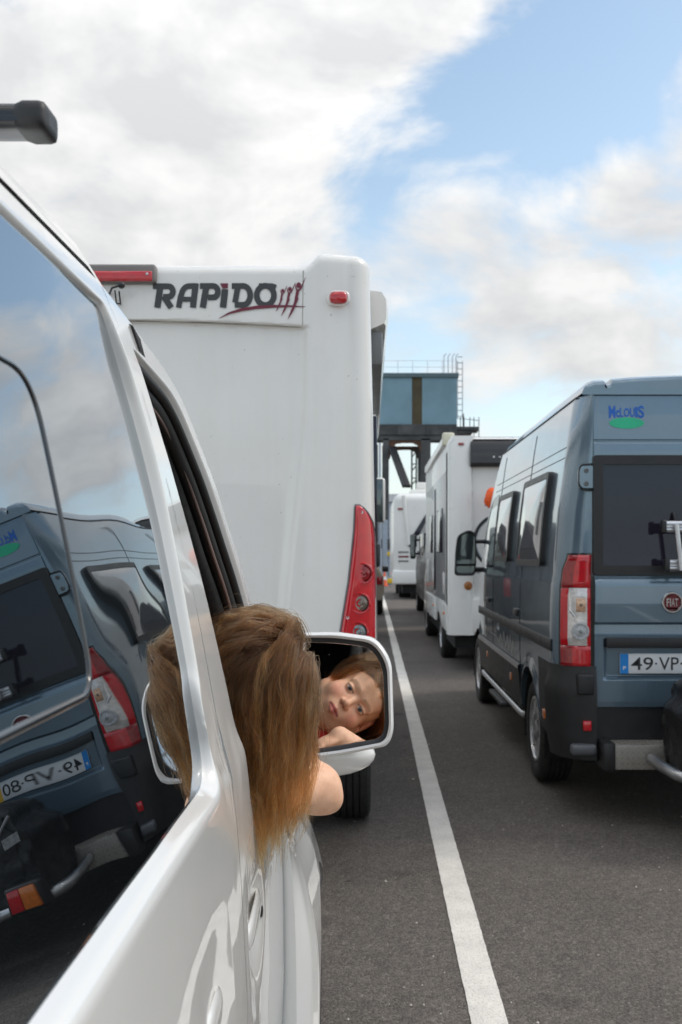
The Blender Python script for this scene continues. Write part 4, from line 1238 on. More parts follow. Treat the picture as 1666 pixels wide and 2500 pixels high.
# ================================================================== big white motorhome ahead of the van
RY, RXC = 3.95, -1.13
rapido = thing('motorhome', 'big white motorhome with red corner lamp cluster directly ahead of the white van', 'motorhome', (RXC, RY + 3, 0))
RS = FPX / RY
def rX(px): return (px - VX) / RS
def rZ(py): return CAM_H - (py - VY) / RS
def r_edge(z): return np.interp(z, [.6, 1.2, 2.0, 2.7], [.020, .018, .004, -.012])
def r_col(z): return np.interp(z, [.6, 1.0, 1.28, 1.69, 2.05, 2.7], [-.375, -.352, -.328, -.286, -.252, -.242])
ZB = .71
def rapido_half(s):
    """s = +1 right half, -1 mirrored left half; returns rows of points from the centre out and forward"""
    us = np.concatenate([np.linspace(0, 1, 26), np.linspace(1, 2, 26)[1:], np.linspace(2, 3, 12)[1:], np.linspace(3, 4, 30)[1:]])
    zs = np.concatenate([np.linspace(ZB, 2.30, 40), np.linspace(2.30, 2.46, 26)[1:], np.linspace(2.46, 2.58, 6)[1:]])
    rows = []
    def point(u, z, zz):
        xe = float(r_edge(zz)) - RXC; xc = float(r_col(zz)) - RXC
        step = 2.405 - .028 * ((xc - min(u, 1) * xc) / xc - 1) ** 2 if u <= 1 else 2.377
        r = .085
        if u <= 1:
            x = u * (xc - .03); y = 0.0
        elif u <= 2:
            x = (xc - .03) + (u - 1) * (xe - r - xc + .03); y = 0.0
        elif u <= 3:
            a = (u - 2) * math.pi / 2
            x = xe - r + r * math.sin(a); y = r - r * math.cos(a)
        else:
            x = xe; y = r + (u - 3) ** 1.5 * 5.6
        if 1 < u <= 2: y += .030 * max(0, (u - 1.2) / .8) ** 2
        rec = 1 - float(sstep(xc - .045, xc + .004, x))
        topb = float(sstep(step - .006, step + .006, zz))
        if u > 2: y += .03
        y += rec * (.036 * (1 - topb) + .008 * topb)
        if u < 2: y += .012 * (1 - float(sstep(0, .55, abs(zz - 1.5))))*rec
        ztop = 2.632 + .047 * float(sstep(xc - .02, xc + .045, x))
        return x, y, ztop
    for z in zs:
        row = []
        for u in us:
            x, y, zt = point(u, z, z)
            row.append((RXC + s * x, RY + y, z if z < 2.5 else 2.5 + (z - 2.5) / .08 * (zt - .05 - 2.5)))
        rows.append(row)
    top = []
    for a in np.linspace(0, math.pi / 2, 9)[1:]:
        row = []
        for u in us:
            x, y, zt = point(u, 2.6, 2.6)
            rr = .05
            ins = rr * (1 - math.cos(a)) * 1.0
            nx, ny = (0, 1) if u <= 2 else ((math.sin((u - 2) * math.pi / 2), -math.cos((u - 2) * math.pi / 2)) if u <= 3 else (1, 0))
            if u <= 2: row.append((RXC + s * x, RY + y + ins, zt - rr + rr * math.sin(a)))
            else: row.append((RXC + s * (x - nx * ins), RY + y - ny * ins, zt - rr + rr * math.sin(a)))
        top.append(row)
    return np.array(rows + top)
mb = MB()
PR = rapido_half(1); PLh = rapido_half(-1)
mb.grid(PR); mb.grid(PLh)
# roof sheet and nose
yr = np.linspace(RY + .03, RY + 5.7, 10)
mb.grid([[(x, y, 2.585 + .02 * (1 - ((x - RXC) / 1.1) ** 2)) for x in np.linspace(RXC - 1.06, RXC + 1.06, 9)] for y in yr])
mb.box(RXC - 1.12, RXC + 1.12, RY + .10, RY + 5.6, .64, .72)
mb.grid([[(x, RY + 5.68 + d, z) for x in np.linspace(RXC - 1.12, RXC + 1.12, 7)] for d, z in ((0, 2.63), (.1, 2.5), (.35, 2.0), (.7, 1.45), (1.0, 1.3), (1.3, 1.1), (1.35, .4))])
for sx in (-1.12, 1.12):
    mb.add([(RXC + sx, RY + 5.6, 2.63), (RXC + sx, RY + 5.78, 2.5), (RXC + sx, RY + 6.03, 2.0), (RXC + sx, RY + 6.38, 1.45), (RXC + sx, RY + 6.98, 1.1), (RXC + sx, RY + 7.03, .4), (RXC + sx, RY + 5.6, .4)], [tuple(range(7))])
mb.build('body', M['rv_white'], rapido, smooth=50)
def r_front(x, z, off=0.0):
    """point on the rear wall: height-field lookup"""
    xs = abs(x - RXC); xc = float(r_col(z)) - RXC; xe = float(r_edge(z)) - RXC
    y = 0.0
    w_ = (xe - .085 - xc + .03); uu = (xs - xc + .03) / w_
    if 0 < uu <= 1: y = .030 * max(0, (uu - .2) / .8) ** 2
    elif uu > 1: y = .03
    if xs > xe - .085: 
        s_ = min(1.0, (xs - (xe - .085)) / .085); y += .085 - .085 * math.sqrt(max(0, 1 - s_ * s_))
    rec = 1 - float(sstep(xc - .045, xc + .004, xs))
    topb = float(sstep(2.38, 2.41, z))
    y += rec * (.036 * (1 - topb) + .008 * topb)
    return (x, RY + y - off, z)
# dark joint under the name band, joint beside the corner column
mb = MB()
mb.tube([(x, RY + .021, 2.405 - .028 * ((x - RXC) / (r_col(2.4) - RXC)) ** 2) for x in np.linspace(RXC - .86, RXC + .86, 40)], .0042, 6)
for s in (1, -1):
    mb.tube([(RXC + s * (float(r_col(z)) - RXC - .012), RY + .0285, z) for z in np.linspace(.9, 2.374, 40)], .0025, 6)
    mb.tube([(RXC + s * (float(r_col(z)) - RXC - .030), RY + .007, z) for z in np.linspace(2.38, 2.60, 14)], .0022, 6)
mb.build('panel_joint', simple('grimy_sealant', (0.33, 0.31, 0.27), 0.7, var=0.25, scale=9), rapido, smooth=60)
# lamp clusters
lampL = [(868, 1231), (874, 1230), (884, 1236), (897, 1249), (910, 1274), (916, 1313), (919, 1394), (919.5, 1480), (920, 1600), (822, 1600), (832, 1542), (839, 1498), (852, 1418), (860, 1345), (865, 1297), (867.5, 1245)]
def cluster(s):
    pts = rounded_loop([(rX(px), rZ(py)) for px, py in lampL], .006, 8)
    pts = [(x, z) for x, z in pts]
    def surf(x, z, off):
        p = r_front(min(x, float(r_edge(z)) - .0005), z, off)
        return (RXC + s * (p[0] - RXC), p[1], p[2])
    cx_, cz_ = np.mean(pts, 0)
    m_ = MB(); rows = []
    # horizontal slices keep the lens following the rounded corner
    zs = np.linspace(rZ(1598), rZ(1232), 60)
    poly = np.array(pts)
    def span(z):
        xs = []
        n = len(poly)
        for i in range(n):
            a, b_ = poly[i], poly[(i + 1) % n]
            if (a[1] - z) * (b_[1] - z) < 0:
                t = (z - a[1]) / (b_[1] - a[1]); xs.append(a[0] + t * (b_[0] - a[0]))
        return (min(xs), max(xs)) if len(xs) > 1 else (cx_, cx_ + .001)
    P = []
    for z in zs:
        x0, x1 = span(z)
        row = []
        for t in np.linspace(0, 1, 15):
            x = x0 + (x1 - x0) * t
            e = min(t, 1 - t)
            row.append(surf(x, z, .014 * float(sstep(0, .12, e)) * min(1.0, (zs[-1] - z) / .02 + .2) + .001))
        P.append(row)
    m_.grid(P, flip=s < 0)
    lens = m_.build('tail_lamp', M['red_lens'], rapido, smooth=60)
    # dark surround
    m_ = MB(); lo = []
    for z in zs: lo.append(surf(span(z)[0] - .002, z, .002))
    hi = [surf(span(z)[1] + .002, z, .002) for z in zs[::-1]]
    m_.tube(lo + hi, .004, 6)
    m_.build('lamp_seal', M['stripe_grey'], lens, smooth=60)
    for (px, py, mt) in ((887, 1400, 'red_lens_deep'), (880, 1473, 'smoke_lens'), (875, 1544, 'grey_lens')):
        x, z = rX(px), rZ(py); R_ = .0345
        y0 = r_front(x, z)[1] - .0125
        cxs = RXC + s * (x - RXC)
        m2 = MB(); m2.lathe([(-.001, R_ * 1.24), (-.0075, R_ * 1.18), (-.006, R_ * 1.04), (.008, R_ * 1.0)], (cxs, y0, z), 'Y', 32)
        rg = m2.build('lamp_ring', M['red_lens'], lens, smooth=60)
        m2 = MB(); m2.lathe([(-.0015, R_ * 1.02), (.002, R_ * 1.01), (.004, R_ * .97)], (cxs, y0 - .004, z), 'Y', 32)
        m2.build('lamp_gasket', M['rubber'], lens, smooth=60)
        m2 = MB(); m2.lathe([(.0, R_ * .95), (-.006, R_ * .80), (-.008, R_ * .5), (-.005, R_ * .46), (-.004, R_ * .30), (-.008, R_ * .26), (-.009, .001)], (cxs, y0 + .002, z), 'Y', 32)
        m2.build('lamp_lens', M[mt], lens, smooth=25)
    for (px, py) in ((883.5, 1250), (849, 1508)):
        x, z = rX(px), rZ(py); y0 = r_front(x, z)[1] - .014
        m2 = MB(); m2.lathe([(.0, .0065), (-.002, .006), (-.0005, .0035), (.0, .001)], (RXC + s * (x - RXC), y0, z), 'Y', 14)
        m2.build('screw', M['alu'], lens, smooth=40)
cluster(1); cluster(-1)
# marker lamps high on the corner columns
for s in (1, -1):
    x0, x1, z0, z1 = rX(806), rX(848), rZ(743), rZ(714)
    xc_, zc_ = (x0 + x1) / 2, (z0 + z1) / 2
    lp = rounded_loop([(x0, z0), (x1, z0), (x1, z1), (x0, z1)], (z1 - z0) * .46, 10)
    ctr = np.array([xc_, zc_])
    m_ = MB(); P = []
    for sc_, off in ((1.32, .001), (1.22, .008), (1.06, .009), (1.0, .007)):
        P.append([(RXC + s * (a - RXC), RY - off, b) for a, b in (ctr + (lp - ctr) * sc_)])
    m_.grid(P, closed_v=True)
    pod = m_.build('marker_pod', M['rv_white'], rapido, smooth=60)
    m_ = MB(); P = []
    for sc_, off in ((1.0, .006), (.98, .018), (.85, .024), (.45, .027), (.02, .028)):
        P.append([(RXC + s * (a - RXC), RY - off, b) for a, b in (ctr + (lp - ctr) * sc_)])
    m_.grid(P, closed_v=True)
    m_.build('marker_lens', M['red_lens'], pod, smooth=60)
# high brake light
mb = MB()
z0, z1 = rZ(691), rZ(651)
mb.box(RXC - .275, RXC + .275, RY - .022, RY + .03, z0 - .004, z1 + .006, .012, 3)
hb_ = mb.build('brake_light', simple('brown_grey_lamp_frame', (0.20, 0.18, 0.17), 0.4), rapido, smooth=50)
mb = MB(); mb.box(RXC - .262, RXC + .262, RY - .030, RY + .0, z0 + .001, rZ(666), .006, 2)
mb.build('brake_lens', M['red_lens'], hb_, smooth=50)
mb = MB(); mb.lathe([(0, .006), (-.003, .004), (-.003, .001)], (RXC + .243, RY - .030, rZ(674)), 'Y', 12)
mb.build('screw', M['alu'], hb_)
# reversing camera on its bracket
mb = MB()
a_ = (rX(272), RY - .01, rZ(742)); b_ = (rX(284), RY - .06, rZ(713)); c_ = (rX(308), RY - .07, rZ(708))
mb.tube([(rX(266), RY + .01, rZ(716)), b_, c_], .004, 8); mb.tube([(rX(296), RY - .03, rZ(716)), (rX(295), RY, rZ(744))], .003, 8); mb.tube([(rX(286), RY - .03, rZ(714)), (rX(285), RY, rZ(744))], .003, 8)
mb.tube([(rX(285), RY - .01, rZ(743)), (rX(295), RY - .01, rZ(743))], .003, 6)
for th in (0,):
    mb.lathe([(-.014, .001), (-.011, .009), (-.004, .0135), (.004, .0135), (.011, .009), (.014, .001)], c_, 'X', 14)
mb.build('reversing_camera', M['black_plastic'], rapido, smooth=50)
# name lettering: wide heavy capitals, red tip on the i
def rt(u, v, off=.0015): return (rX(u), RY + .006 - off, rZ(v))
mb = MB()
def stroke(m_, pts, w, fn, closed=False, off=.0015):
    """flat ribbon with mitred joints through 2D points"""
    p = [np.array(q, float) for q in pts]; n = len(p); L_, R_ = [], []
    for i in range(n):
        a = p[i - 1] if (i > 0 or closed) else p[i]; b = p[(i + 1) % n] if (i < n - 1 or closed) else p[i]
        d1 = p[i] - a; d2 = b - p[i]
        if np.linalg.norm(d1) < 1e-9: d1 = d2
        if np.linalg.norm(d2) < 1e-9: d2 = d1
        d1 = d1 / np.linalg.norm(d1); d2 = d2 / np.linalg.norm(d2)
        n1 = np.array([-d1[1], d1[0]]); n2 = np.array([-d2[1], d2[0]])
        mm = n1 + n2; mm /= np.linalg.norm(mm); k = 1 / max(.55, mm.dot(n1))
        ww = w[i] if hasattr(w, '__len__') else w
        L_.append(p[i] + mm * ww / 2 * k); R_.append(p[i] - mm * ww / 2 * k)
    V = [fn(*q, off) for q in L_] + [fn(*q, off) for q in R_]
    Fc = [(i, (i + 1) % n, n + (i + 1) % n, n + i) for i in range(n if closed else n - 1)]
    m_.add(V, Fc)
def arc(cx, cy, rx, ry, a0, a1, n=14): return [(cx + rx * math.cos(math.radians(a)), cy + ry * math.sin(math.radians(a))) for a in np.linspace(a0, a1, n)]
y0, y1 = 690.5, 750.5
W = 15
# R
stroke(mb, [(373, 698), (395, 698), (410, 698)] + arc(411, 711, 11, 13, -90, 90, 10)[1:-1] + [(405, 724), (398, 724)], 14, rt, off=.0015)
stroke(mb, [(390.5, 704), (384, 750.5)], 15.5, rt, off=.0018)
stroke(mb, [(399, 722), (418, 750.5)], 15, rt, off=.0021)
# A
stroke(mb, [(436, 750.5), (441, 722)] + arc(462, 722, 19, 24.5, 190, 270, 8) + [(482, 697.5)], 13.5, rt, off=.0015)
stroke(mb, [(478, 691), (471, 750.5)], 15, rt, off=.0018)
stroke(mb, [(440, 730), (474, 730)], 12, rt, off=.0021)
# P
stroke(mb, [(488, 697.5), (514, 697.5), (520, 697.5)] + arc(521, 711.5, 11, 14, -90, 90, 10)[1:-1] + [(513, 725.5), (508, 725.5)], 14, rt, off=.0015)
stroke(mb, [(503, 704), (495, 750.5)], 15.5, rt, off=.0018)
# i
stroke(mb, [(549.5, 705), (544.5, 750.5)], 16, rt, off=.0015)
# D
stroke(mb, [(566, 697.5), (592, 697.5)] + arc(594, 720.5, 17, 23, -88, 88, 16) + [(586, 743.5), (573, 743.5)], 14, rt, off=.0015)
stroke(mb, [(580, 704), (574, 738)], 14, rt, off=.0018)
# O
stroke(mb, arc(648, 720.5, 21, 23.5, 0, 360, 36)[:-1], 14, rt, closed=True, off=.0015)
stroke(mb, [(632, 697.5), (664, 697.5), (674, 701)], 13, rt, off=.0018)
mb.build('lettering', M['logo_grey'], rapido)
mb = MB()
mb.add([rt(537, 691), rt(557, 691), rt(556, 703), rt(543, 703)], [(0, 1, 2, 3)])
# swoosh and three dancing figures
sw = [(534, 777.5), (560, 764), (590, 755.5), (625, 750), (670, 747), (712, 747), (752, 749)]
stroke(mb, sw, [1, 5, 7.5, 8, 6.5, 4, 1], rt, off=.0024)
for (hx, hy, r_, k) in ((690.5, 709, 3.2, .62), (708, 705, 4.0, .8), (729.5, 696, 5.2, 1.0)):
    mb.add([rt(hx + r_ * math.cos(t) * 1.15, hy + r_ * 1.35 * math.sin(t), .003) for t in np.linspace(0, 2 * math.pi, 14, endpoint=False)], [tuple(range(14))])
    stroke(mb, [(hx - 9 * k, hy - 4 * k), (hx - 6 * k, hy + 9 * k), (hx - 2 * k, hy + 14 * k), (hx + 5 * k, hy + 8 * k), (hx + 17 * k, hy - 19 * k)], [1, 3 * k, 5 * k, 4 * k, 1], rt, off=.0027)
    stroke(mb, [(hx - 2 * k, hy + 12 * k), (hx - 8 * k, hy + 40 * k), (hx - 14 * k, hy + 55 * k)], [8 * k, 6 * k, 2], rt, off=.0030)
    stroke(mb, [(hx - 3 * k, hy + 30 * k), (hx - 16 * k, hy + 62 * k), (hx - 26 * k, hy + 82 * k)], [7 * k, 6 * k, 1], rt, off=.0033)
mb.build('emblem', M['logo_plum'], rapido)
# awning case along the right side, running gear, cab mirror, a side door and windows
mb = MB(); P = []
for (y, o) in ((4.32, .062), (4.36, .070), (4.9, .066), (6.6, .060), (8.6, .056)):
    P.append([(-.03, y, 2.62), (o - .022, y, 2.612), (o - .004, y, 2.585), (o, y, 2.55), (o, y, 2.50), (o - .01, y, 2.475), (-.03, y, 2.44)])
mb.grid(P); mb.add(P[0], [tuple(range(7))])
aw = mb.build('awning_case', M['rv_white'], rapido, smooth=40)
mb = MB(); mb.box(-.02, .045, 4.34, 5.9, 2.30, 2.445, .01)
mb.build('awning_rail', M['stripe_grey'], aw, smooth=40)
for sx in (1, -1):
    wheel(rapido, RXC + sx * 1.005, 5.62, .345, .235, sx, M['silver'])
    wheel(rapido, RXC + sx * 1.005, 9.35, .345, .235, sx, M['silver'])
for xa in (-.14, 2 * RXC + .005):
    mb = MB(); mb.box(xa, xa + .135, 5.20, 5.22, .50, .72, .004); mb.build('mud_flap', M['rubber'], rapido)
for (y0, y1, z0, z1) in ((4.5, 5.3, 1.5, 2.1), (7.6, 8.5, 1.5, 2.1)):
    mb = MB(); mb.box(.0, .022, y0, y1, z0, z1, .008)
    mb.build('window', M['window_glass'], rapido, smooth=40)
mb = MB(); mb.box(.0, .021, 6.1, 6.75, .6, 2.35, .008)
mb.build('door', M['rv_white'], rapido, smooth=40)
x0, x1 = at(911, 0, 9.3)[0], at(941, 0, 9.3)[0]; z0, z1 = at(0, 1276, 9.3)[2], at(0, 1166, 9.3)[2]
mb = MB(); mb.box(x0 - .05, x1, 9.3, 9.42, z0, z1, .03, 3); mb.tube([(-.05, 9.38, z1 - .1), (x0, 9.38, z1 - .05)], .02, 8)
rm = mb.build('cab_mirror', M['rv_white'], rapido, smooth=50)
mb = MB(); mb.box(x0 - .045, x1 - .022, 9.292, 9.303, z0 + .005, z1 - .012, .004)
mb.build('cab_mirror_glass', M['mirror_dull'], rm, smooth=50)

# ================================================================== blue-grey camper van in the lane to the right
DY, DXC = 5.51, 2.055
camper = thing('camper_van', 'blue-grey high-roofed camper van with a number plate, in the lane to the right', 'camper van', (DXC, DY + 2.7, 0))
DS = FPX / DY
def dX(px): return (px - VX) / DS
def dZ(py): return CAM_H - (py - VY) / DS
DZ = [.30, .45, .60, .80, 1.0, 1.2, 1.30, 1.36, 1.45, 1.72, 2.0, 2.2, 2.37]
DXL = [1.075, 1.05, 1.038, 1.032, 1.030, 1.032, 1.036, 1.046, 1.050, 1.070, 1.108, 1.136, 1.165]
def side_x(z): return np.interp(z, DZ, DXL)
RWY, FWY = DY + 1.015, DY + 1.015 + 3.45
def yend(z): return np.interp(z, [.3, 1.0, 1.15, 1.35, 1.9, 2.37], [10.75, 10.65, 10.35, 9.95, 9.35, 8.85])
ts = np.unique(np.concatenate([np.linspace(0, 1, 70), np.linspace(.10, .22, 24), np.linspace(.77, .93, 30)]))
ncor = 10
def camper_side(s, zlo=None):
    rows_s = np.linspace(0, 1, 70)
    P = []
    for si in rows_s:
        row = []
        # rear return and rounded rear corner, then the long side
        for k in range(ncor + 1):
            t = k / ncor
            z = .42 + (2.37 - .42) * si
            xs = float(side_x(z)); xr = 1.222
            a = np.array([xr, DY + .012]); b = np.array([xs + .030, DY + .006 + .03]); c = np.array([xs, DY + .20])
            p = (1 - t) ** 2 * a + 2 * t * (1 - t) * b + t * t * c
            row.append((p[0], p[1], z))
        for t in ts[1:]:
            ylow = DY + .20 + t * (float(yend(.45)) - DY - .20)
            zb = .42
            for wc in (RWY, FWY):
                if abs(ylow - wc) < .405: zb = max(zb, .335 + math.sqrt(.405 ** 2 - (ylow - wc) ** 2))
            z = zb + (2.37 - zb) * si
            y = DY + .20 + t * (float(yend(z)) - DY - .20)
            nose = .22 * float(sstep(9.9, 10.9, y)) + .05 * float(sstep(9.0, 10.2, y))
            fl = .016 * (1 - float(sstep(.40, .50, math.hypot(ylow - RWY, z - .335)))) + .016 * (1 - float(sstep(.40, .50, math.hypot(ylow - FWY, z - .335))))
            xs = float(side_x(z)) + nose - fl
            row.append((xs, y, z))
        P.append([(DXC + s * (x - DXC), y, z) for x, y, z in row])
    return np.array(P)
mb = MB()
PL_ = camper_side(1); PRs = camper_side(-1)
mb.grid(PL_); mb.grid(PRs)
for Pq, s in ((PL_, 1), (PRs, -1)):
    lo = Pq[0, ncor:, :]
    mb.grid(np.stack([lo, lo + np.array([s * .02, 0, .0]), lo + np.array([s * .12, 0, .02])]))
# roof with its drip channels
rp = [(1.165, 2.37), (1.178, 2.40), (1.20, 2.432), (1.235, 2.444), (1.288, 2.446), (1.296, 2.424), (1.322, 2.428), (1.332, 2.452), (1.45, 2.463), (1.7, 2.474), (DXC, 2.478)]
rp = rp + [(2 * DXC - x, z) for x, z in rp[-2::-1]]
P = []
for (y, dz, ins) in ((DY + .012, -.03, .01), (DY + .02, -.012, .003), (DY + .05, 0, 0), (6.5, .004, 0), (8.0, .0, 0), (8.6, -.02, .0), (8.9, -.07, .03)):
    P.append([(x + (ins if x < DXC else -ins), y, z + dz * (1 if 1.18 < x < 2 * DXC - 1.18 else 0)) for x, z in rp])
mb.grid(P)
mb.add([(1.222, DY + .03, 2.40), (2 * DXC - 1.222, DY + .03, 2.40), (2 * DXC - 1.222, DY + .03, .42), (1.222, DY + .03, .42)], [(0, 1, 2, 3)])
mb.add([(x, DY + .012, z) for x, z in [(1.165, 2.36)] + [(x, z - .03 * (1 if 1.18 < x < 2 * DXC - 1.18 else 0)) for x, z in rp] + [(2 * DXC - 1.165, 2.36)]], [tuple(range(len(rp) + 2))])
# bonnet and scuttle
P = []
for (y, z, hw) in ((9.95, 1.36, .93), (10.3, 1.18, .88), (10.6, 1.02, .80), (10.85, .80, .74), (10.9, .45, .74)):
    P.append([(DXC + hw * a, y + .05 * (1 - a * a), z + .04 * (1 - a * a)) for a in np.linspace(-1, 1, 11)])
mb.grid(P)
body = mb.build('body', M['blue_paint'], camper, smooth=40)
mb = MB(); P = []
for (y, z) in ((8.86, 2.34), (9.35, 1.9), (9.93, 1.37)):
    x = float(side_x(z)) + .05
    P.append([(x + (2 * DXC - 2 * x) * t, y + .12 * math.sin(math.pi * t), z) for t in np.linspace(0, 1, 11)])
mb.grid(P); mb.build('windscreen', M['window_glass'], camper, smooth=180)
# rear doors: one height field per leaf
dp_z = [.629, .66, .80, 1.020, 1.028, 1.034, 1.084, 1.100, 1.20, 1.305, 1.325, 1.345, 1.362, 1.40, 2.02, 2.040, 2.088, 2.094, 2.100, 2.106, 2.112, 2.25, 2.355, 2.368]
dp_o = [.004, 0, 0, -.006, -.008, .010, .012, -.020, -.024, -.022, -.016, -.004, .0, .002, .010, .010, .014, .016, .022, .022, .016, .022, .030, .040]
def door_off(x, z, mir=1):
    o = np.interp(z, dp_z, dp_o)
    # recess for the number plate
    rx = sstep(1.275, 1.305, x) * (1 - sstep(1.945, 1.975, x)); rz_ = sstep(.775, .80, z) * (1 - sstep(1.000, 1.010, z))
    return o + .030 * rx * rz_
def rear_door(x0, x1, plate):
    zs = np.unique(np.concatenate([np.linspace(.629, 2.368, 110), np.array(dp_z), np.linspace(.77, .81, 8), np.linspace(.995, 1.015, 6)]))
    xs = np.unique(np.concatenate([np.linspace(x0, x1, 40), np.linspace(1.27, 1.31, 8) if plate else [x0], np.linspace(1.94, 1.98, 8) if plate else [x1]]))
    P = []
    for z in zs:
        row = []
        for x in xs:
            o = float(door_off(x, z)) if plate else float(np.interp(z, dp_z, dp_o))
            e = min(x - x0, x1 - x)
            row.append((x, DY - .004 + o + .006 * (1 - float(sstep(0, .008, e))), z))
        P.append(row)
    m_ = MB(); P = np.array(P); m_.grid(P)
    for edge in (P[:, 0], P[:, -1], P[0], P[-1]):
        m_.grid(np.stack([edge, edge + np.array([0, .03, 0])]))
    return m_.build('rear_door', M['blue_paint'], camper, smooth=30)
ld = rear_door(1.231, 2.050, True)
rd = rear_door(2.060, 2 * DXC - 1.231, False)
def frame_ring(name, mat, parent, x0, x1, z0, z1, w, yf, t, r=.02):
    a = rrect(x0, x1, z0, z1, r, 10); b_ = rrect(x0 + w, x1 - w, z0 + w, z1 - w, r * .8, 10)
    ctr = np.array([(x0 + x1) / 2, (z0 + z1) / 2])
    rows = []
    for lp, y in ((a, yf + t), (a, yf + .004), (a + (ctr - a) * .004, yf), (b_, yf), (b_, yf + .012)):
        rows.append([(p[0], y, p[1]) for p in lp])
    m_ = MB(); m_.grid(rows, closed_v=True)
    return m_.build(name, mat, parent, smooth=40)
for (x0, x1, par) in ((1.219, 2.046, ld), (2.064, 2 * DXC - 1.219, rd)):
    fr = frame_ring('window_frame', M['black_plastic'], par, x0, x1, dZ(1404), dZ(1112), .052, DY - .030, .04)
    m_ = MB(); m_.grid([[(x0 + .05 + (x1 - x0 - .1) * u, DY - .022 + .004 * v, dZ(1404) + .05 + (dZ(1112) - dZ(1404) - .1) * v) for u in np.linspace(0, 1, 12)] for v in np.linspace(0, 1, 12)])
    m_.build('window_pane', M['window_glass'], fr, smooth=180)
# number plate recess trim, handle strip, plate with its characters
mb = MB(); mb.box(dX(1478), dX(1478) + .70, DY - .030, DY + .02, dZ(1581), dZ(1556), .006, 2)
mb.build('handle_strip', M['bumper_plastic'], ld, smooth=40)
px0, pz0, pz1 = dX(1514.5), dZ(1645), dZ(1596)
mb = MB(); mb.box(px0, px0 + .52, DY + .006, DY + .022, pz0, pz1, .004, 2)
plate = mb.build('number_plate', M['plate_white'], ld, smooth=40)
mb = MB(); mb.box(px0 + .001, px0 + .047, DY + .0045, DY + .0075, pz0 + .001, pz1 - .001)
mb.build('plate_band', M['plate_blue'], plate)
mb = MB(); mb.box(px0 + .468, px0 + .519, DY + .0045, DY + .0075, pz0 + .001, pz1 - .001)
mb.build('plate_year_band', M['plate_yellow'], plate)
mb = MB()
pf = lambda u, v: (px0 + u, DY + .0045, pz0 + v)
fit_text(mb, '49', pf, .062, .184, .020, .091, offset=.004)
mb.add([pf(.200 + .006 * math.cos(t), .056 + .006 * math.sin(t)) for t in np.linspace(0, 6.283, 10, endpoint=False)], [tuple(range(10))])
fit_text(mb, 'VP', pf, .216, .326, .020, .091, offset=.004)
mb.add([pf(.340 + .006 * math.cos(t), .056 + .006 * math.sin(t)) for t in np.linspace(0, 6.283, 10, endpoint=False)], [tuple(range(10))])
fit_text(mb, '80', pf, .352, .458, .020, .091, offset=.004)
mb.build('plate_characters', M['plate_ink'], plate)
mb = MB(); pf2 = lambda u, v: (px0 + u, DY + .0035, pz0 + v)
fit_text(mb, 'P', pf2, .017, .033, .022, .042, offset=.03)
mb.build('plate_letter', M['white_print'], plate)
# maker's badge
bx_, bz_ = dX(1637.5), dZ(1470)
mb = MB(); mb.lathe([(.012, .060), (-.008, .060), (-.014, .056), (-.014, .049), (-.008, .046), (-.004, .044)], (bx_, DY - .024, bz_), 'Y', 40)
badge = mb.build('badge', M['chrome'], ld, smooth=40)
lp = rounded_loop([(-.037, -.028), (-.028, -.038), (.028, -.038), (.037, -.028), (.039, .030), (.025, .040), (-.025, .040), (-.039, .030)], .012, 8)
mb = MB(); mb.add([(bx_ + a, DY - .0315, bz_ + b) for a, b in lp], [tuple(range(len(lp)))]); mb.add([(bx_ + .045 * math.cos(t), DY - .0290, bz_ + .045 * math.sin(t)) for t in np.linspace(0, 6.283, 30, endpoint=False)], [tuple(range(30))])
mb.build('badge_shield', M['badge_red'], badge)
mb = MB()
for k, ch in enumerate('FIAT'):
    w = (.016, .006, .019, .017)[k]; x_ = (-.032, -.0135, -.005, .0145)[k]
    fit_text(mb, ch, lambda u, v: (bx_ + u, DY - .0335, bz_ + v), x_, x_ + w, -.022, .022, offset=.02)
mb.build('badge_lettering', M['chrome'], badge)
# name transfer high on the door: arched capitals over a green oval
mb = MB()
tx0, tx1 = dX(1488), dX(1575.5)
lets = 'McLOUIS'; wd = [.20, .11, .11, .17, .15, .08, .18]
u = 0.0
for ch, w in zip(lets, wd):
    c_ = u + w / 2; arch = (2 * c_ - 1) ** 2
    zt = dZ(995 - 9 * arch); zb = dZ(1017 + 4 * arch)
    if ch == 'c': zt = zb + (zt - zb) * .72
    fit_text(mb, ch, lambda a, b: (a, DY - .006 + float(np.interp(b, dp_z, dp_o)), b), tx0 + (tx1 - tx0) * (u + .006), tx0 + (tx1 - tx0) * (u + w - .006), zb, zt, offset=.028)
    u += w
mb.build('name_lettering', M['logo_blue'], ld)
mb = MB(); ex_, ez_ = dX(1532), dZ(1032)
mb.add([(ex_ + .097 * math.cos(t), DY - .0068 + float(np.interp(ez_ + .031 * math.sin(t), dp_z, dp_o)), ez_ + .031 * math.sin(t)) for t in np.linspace(0, 6.283, 40, endpoint=False)], [tuple(range(40))])
mb.build('green_oval', M['logo_green'], ld)
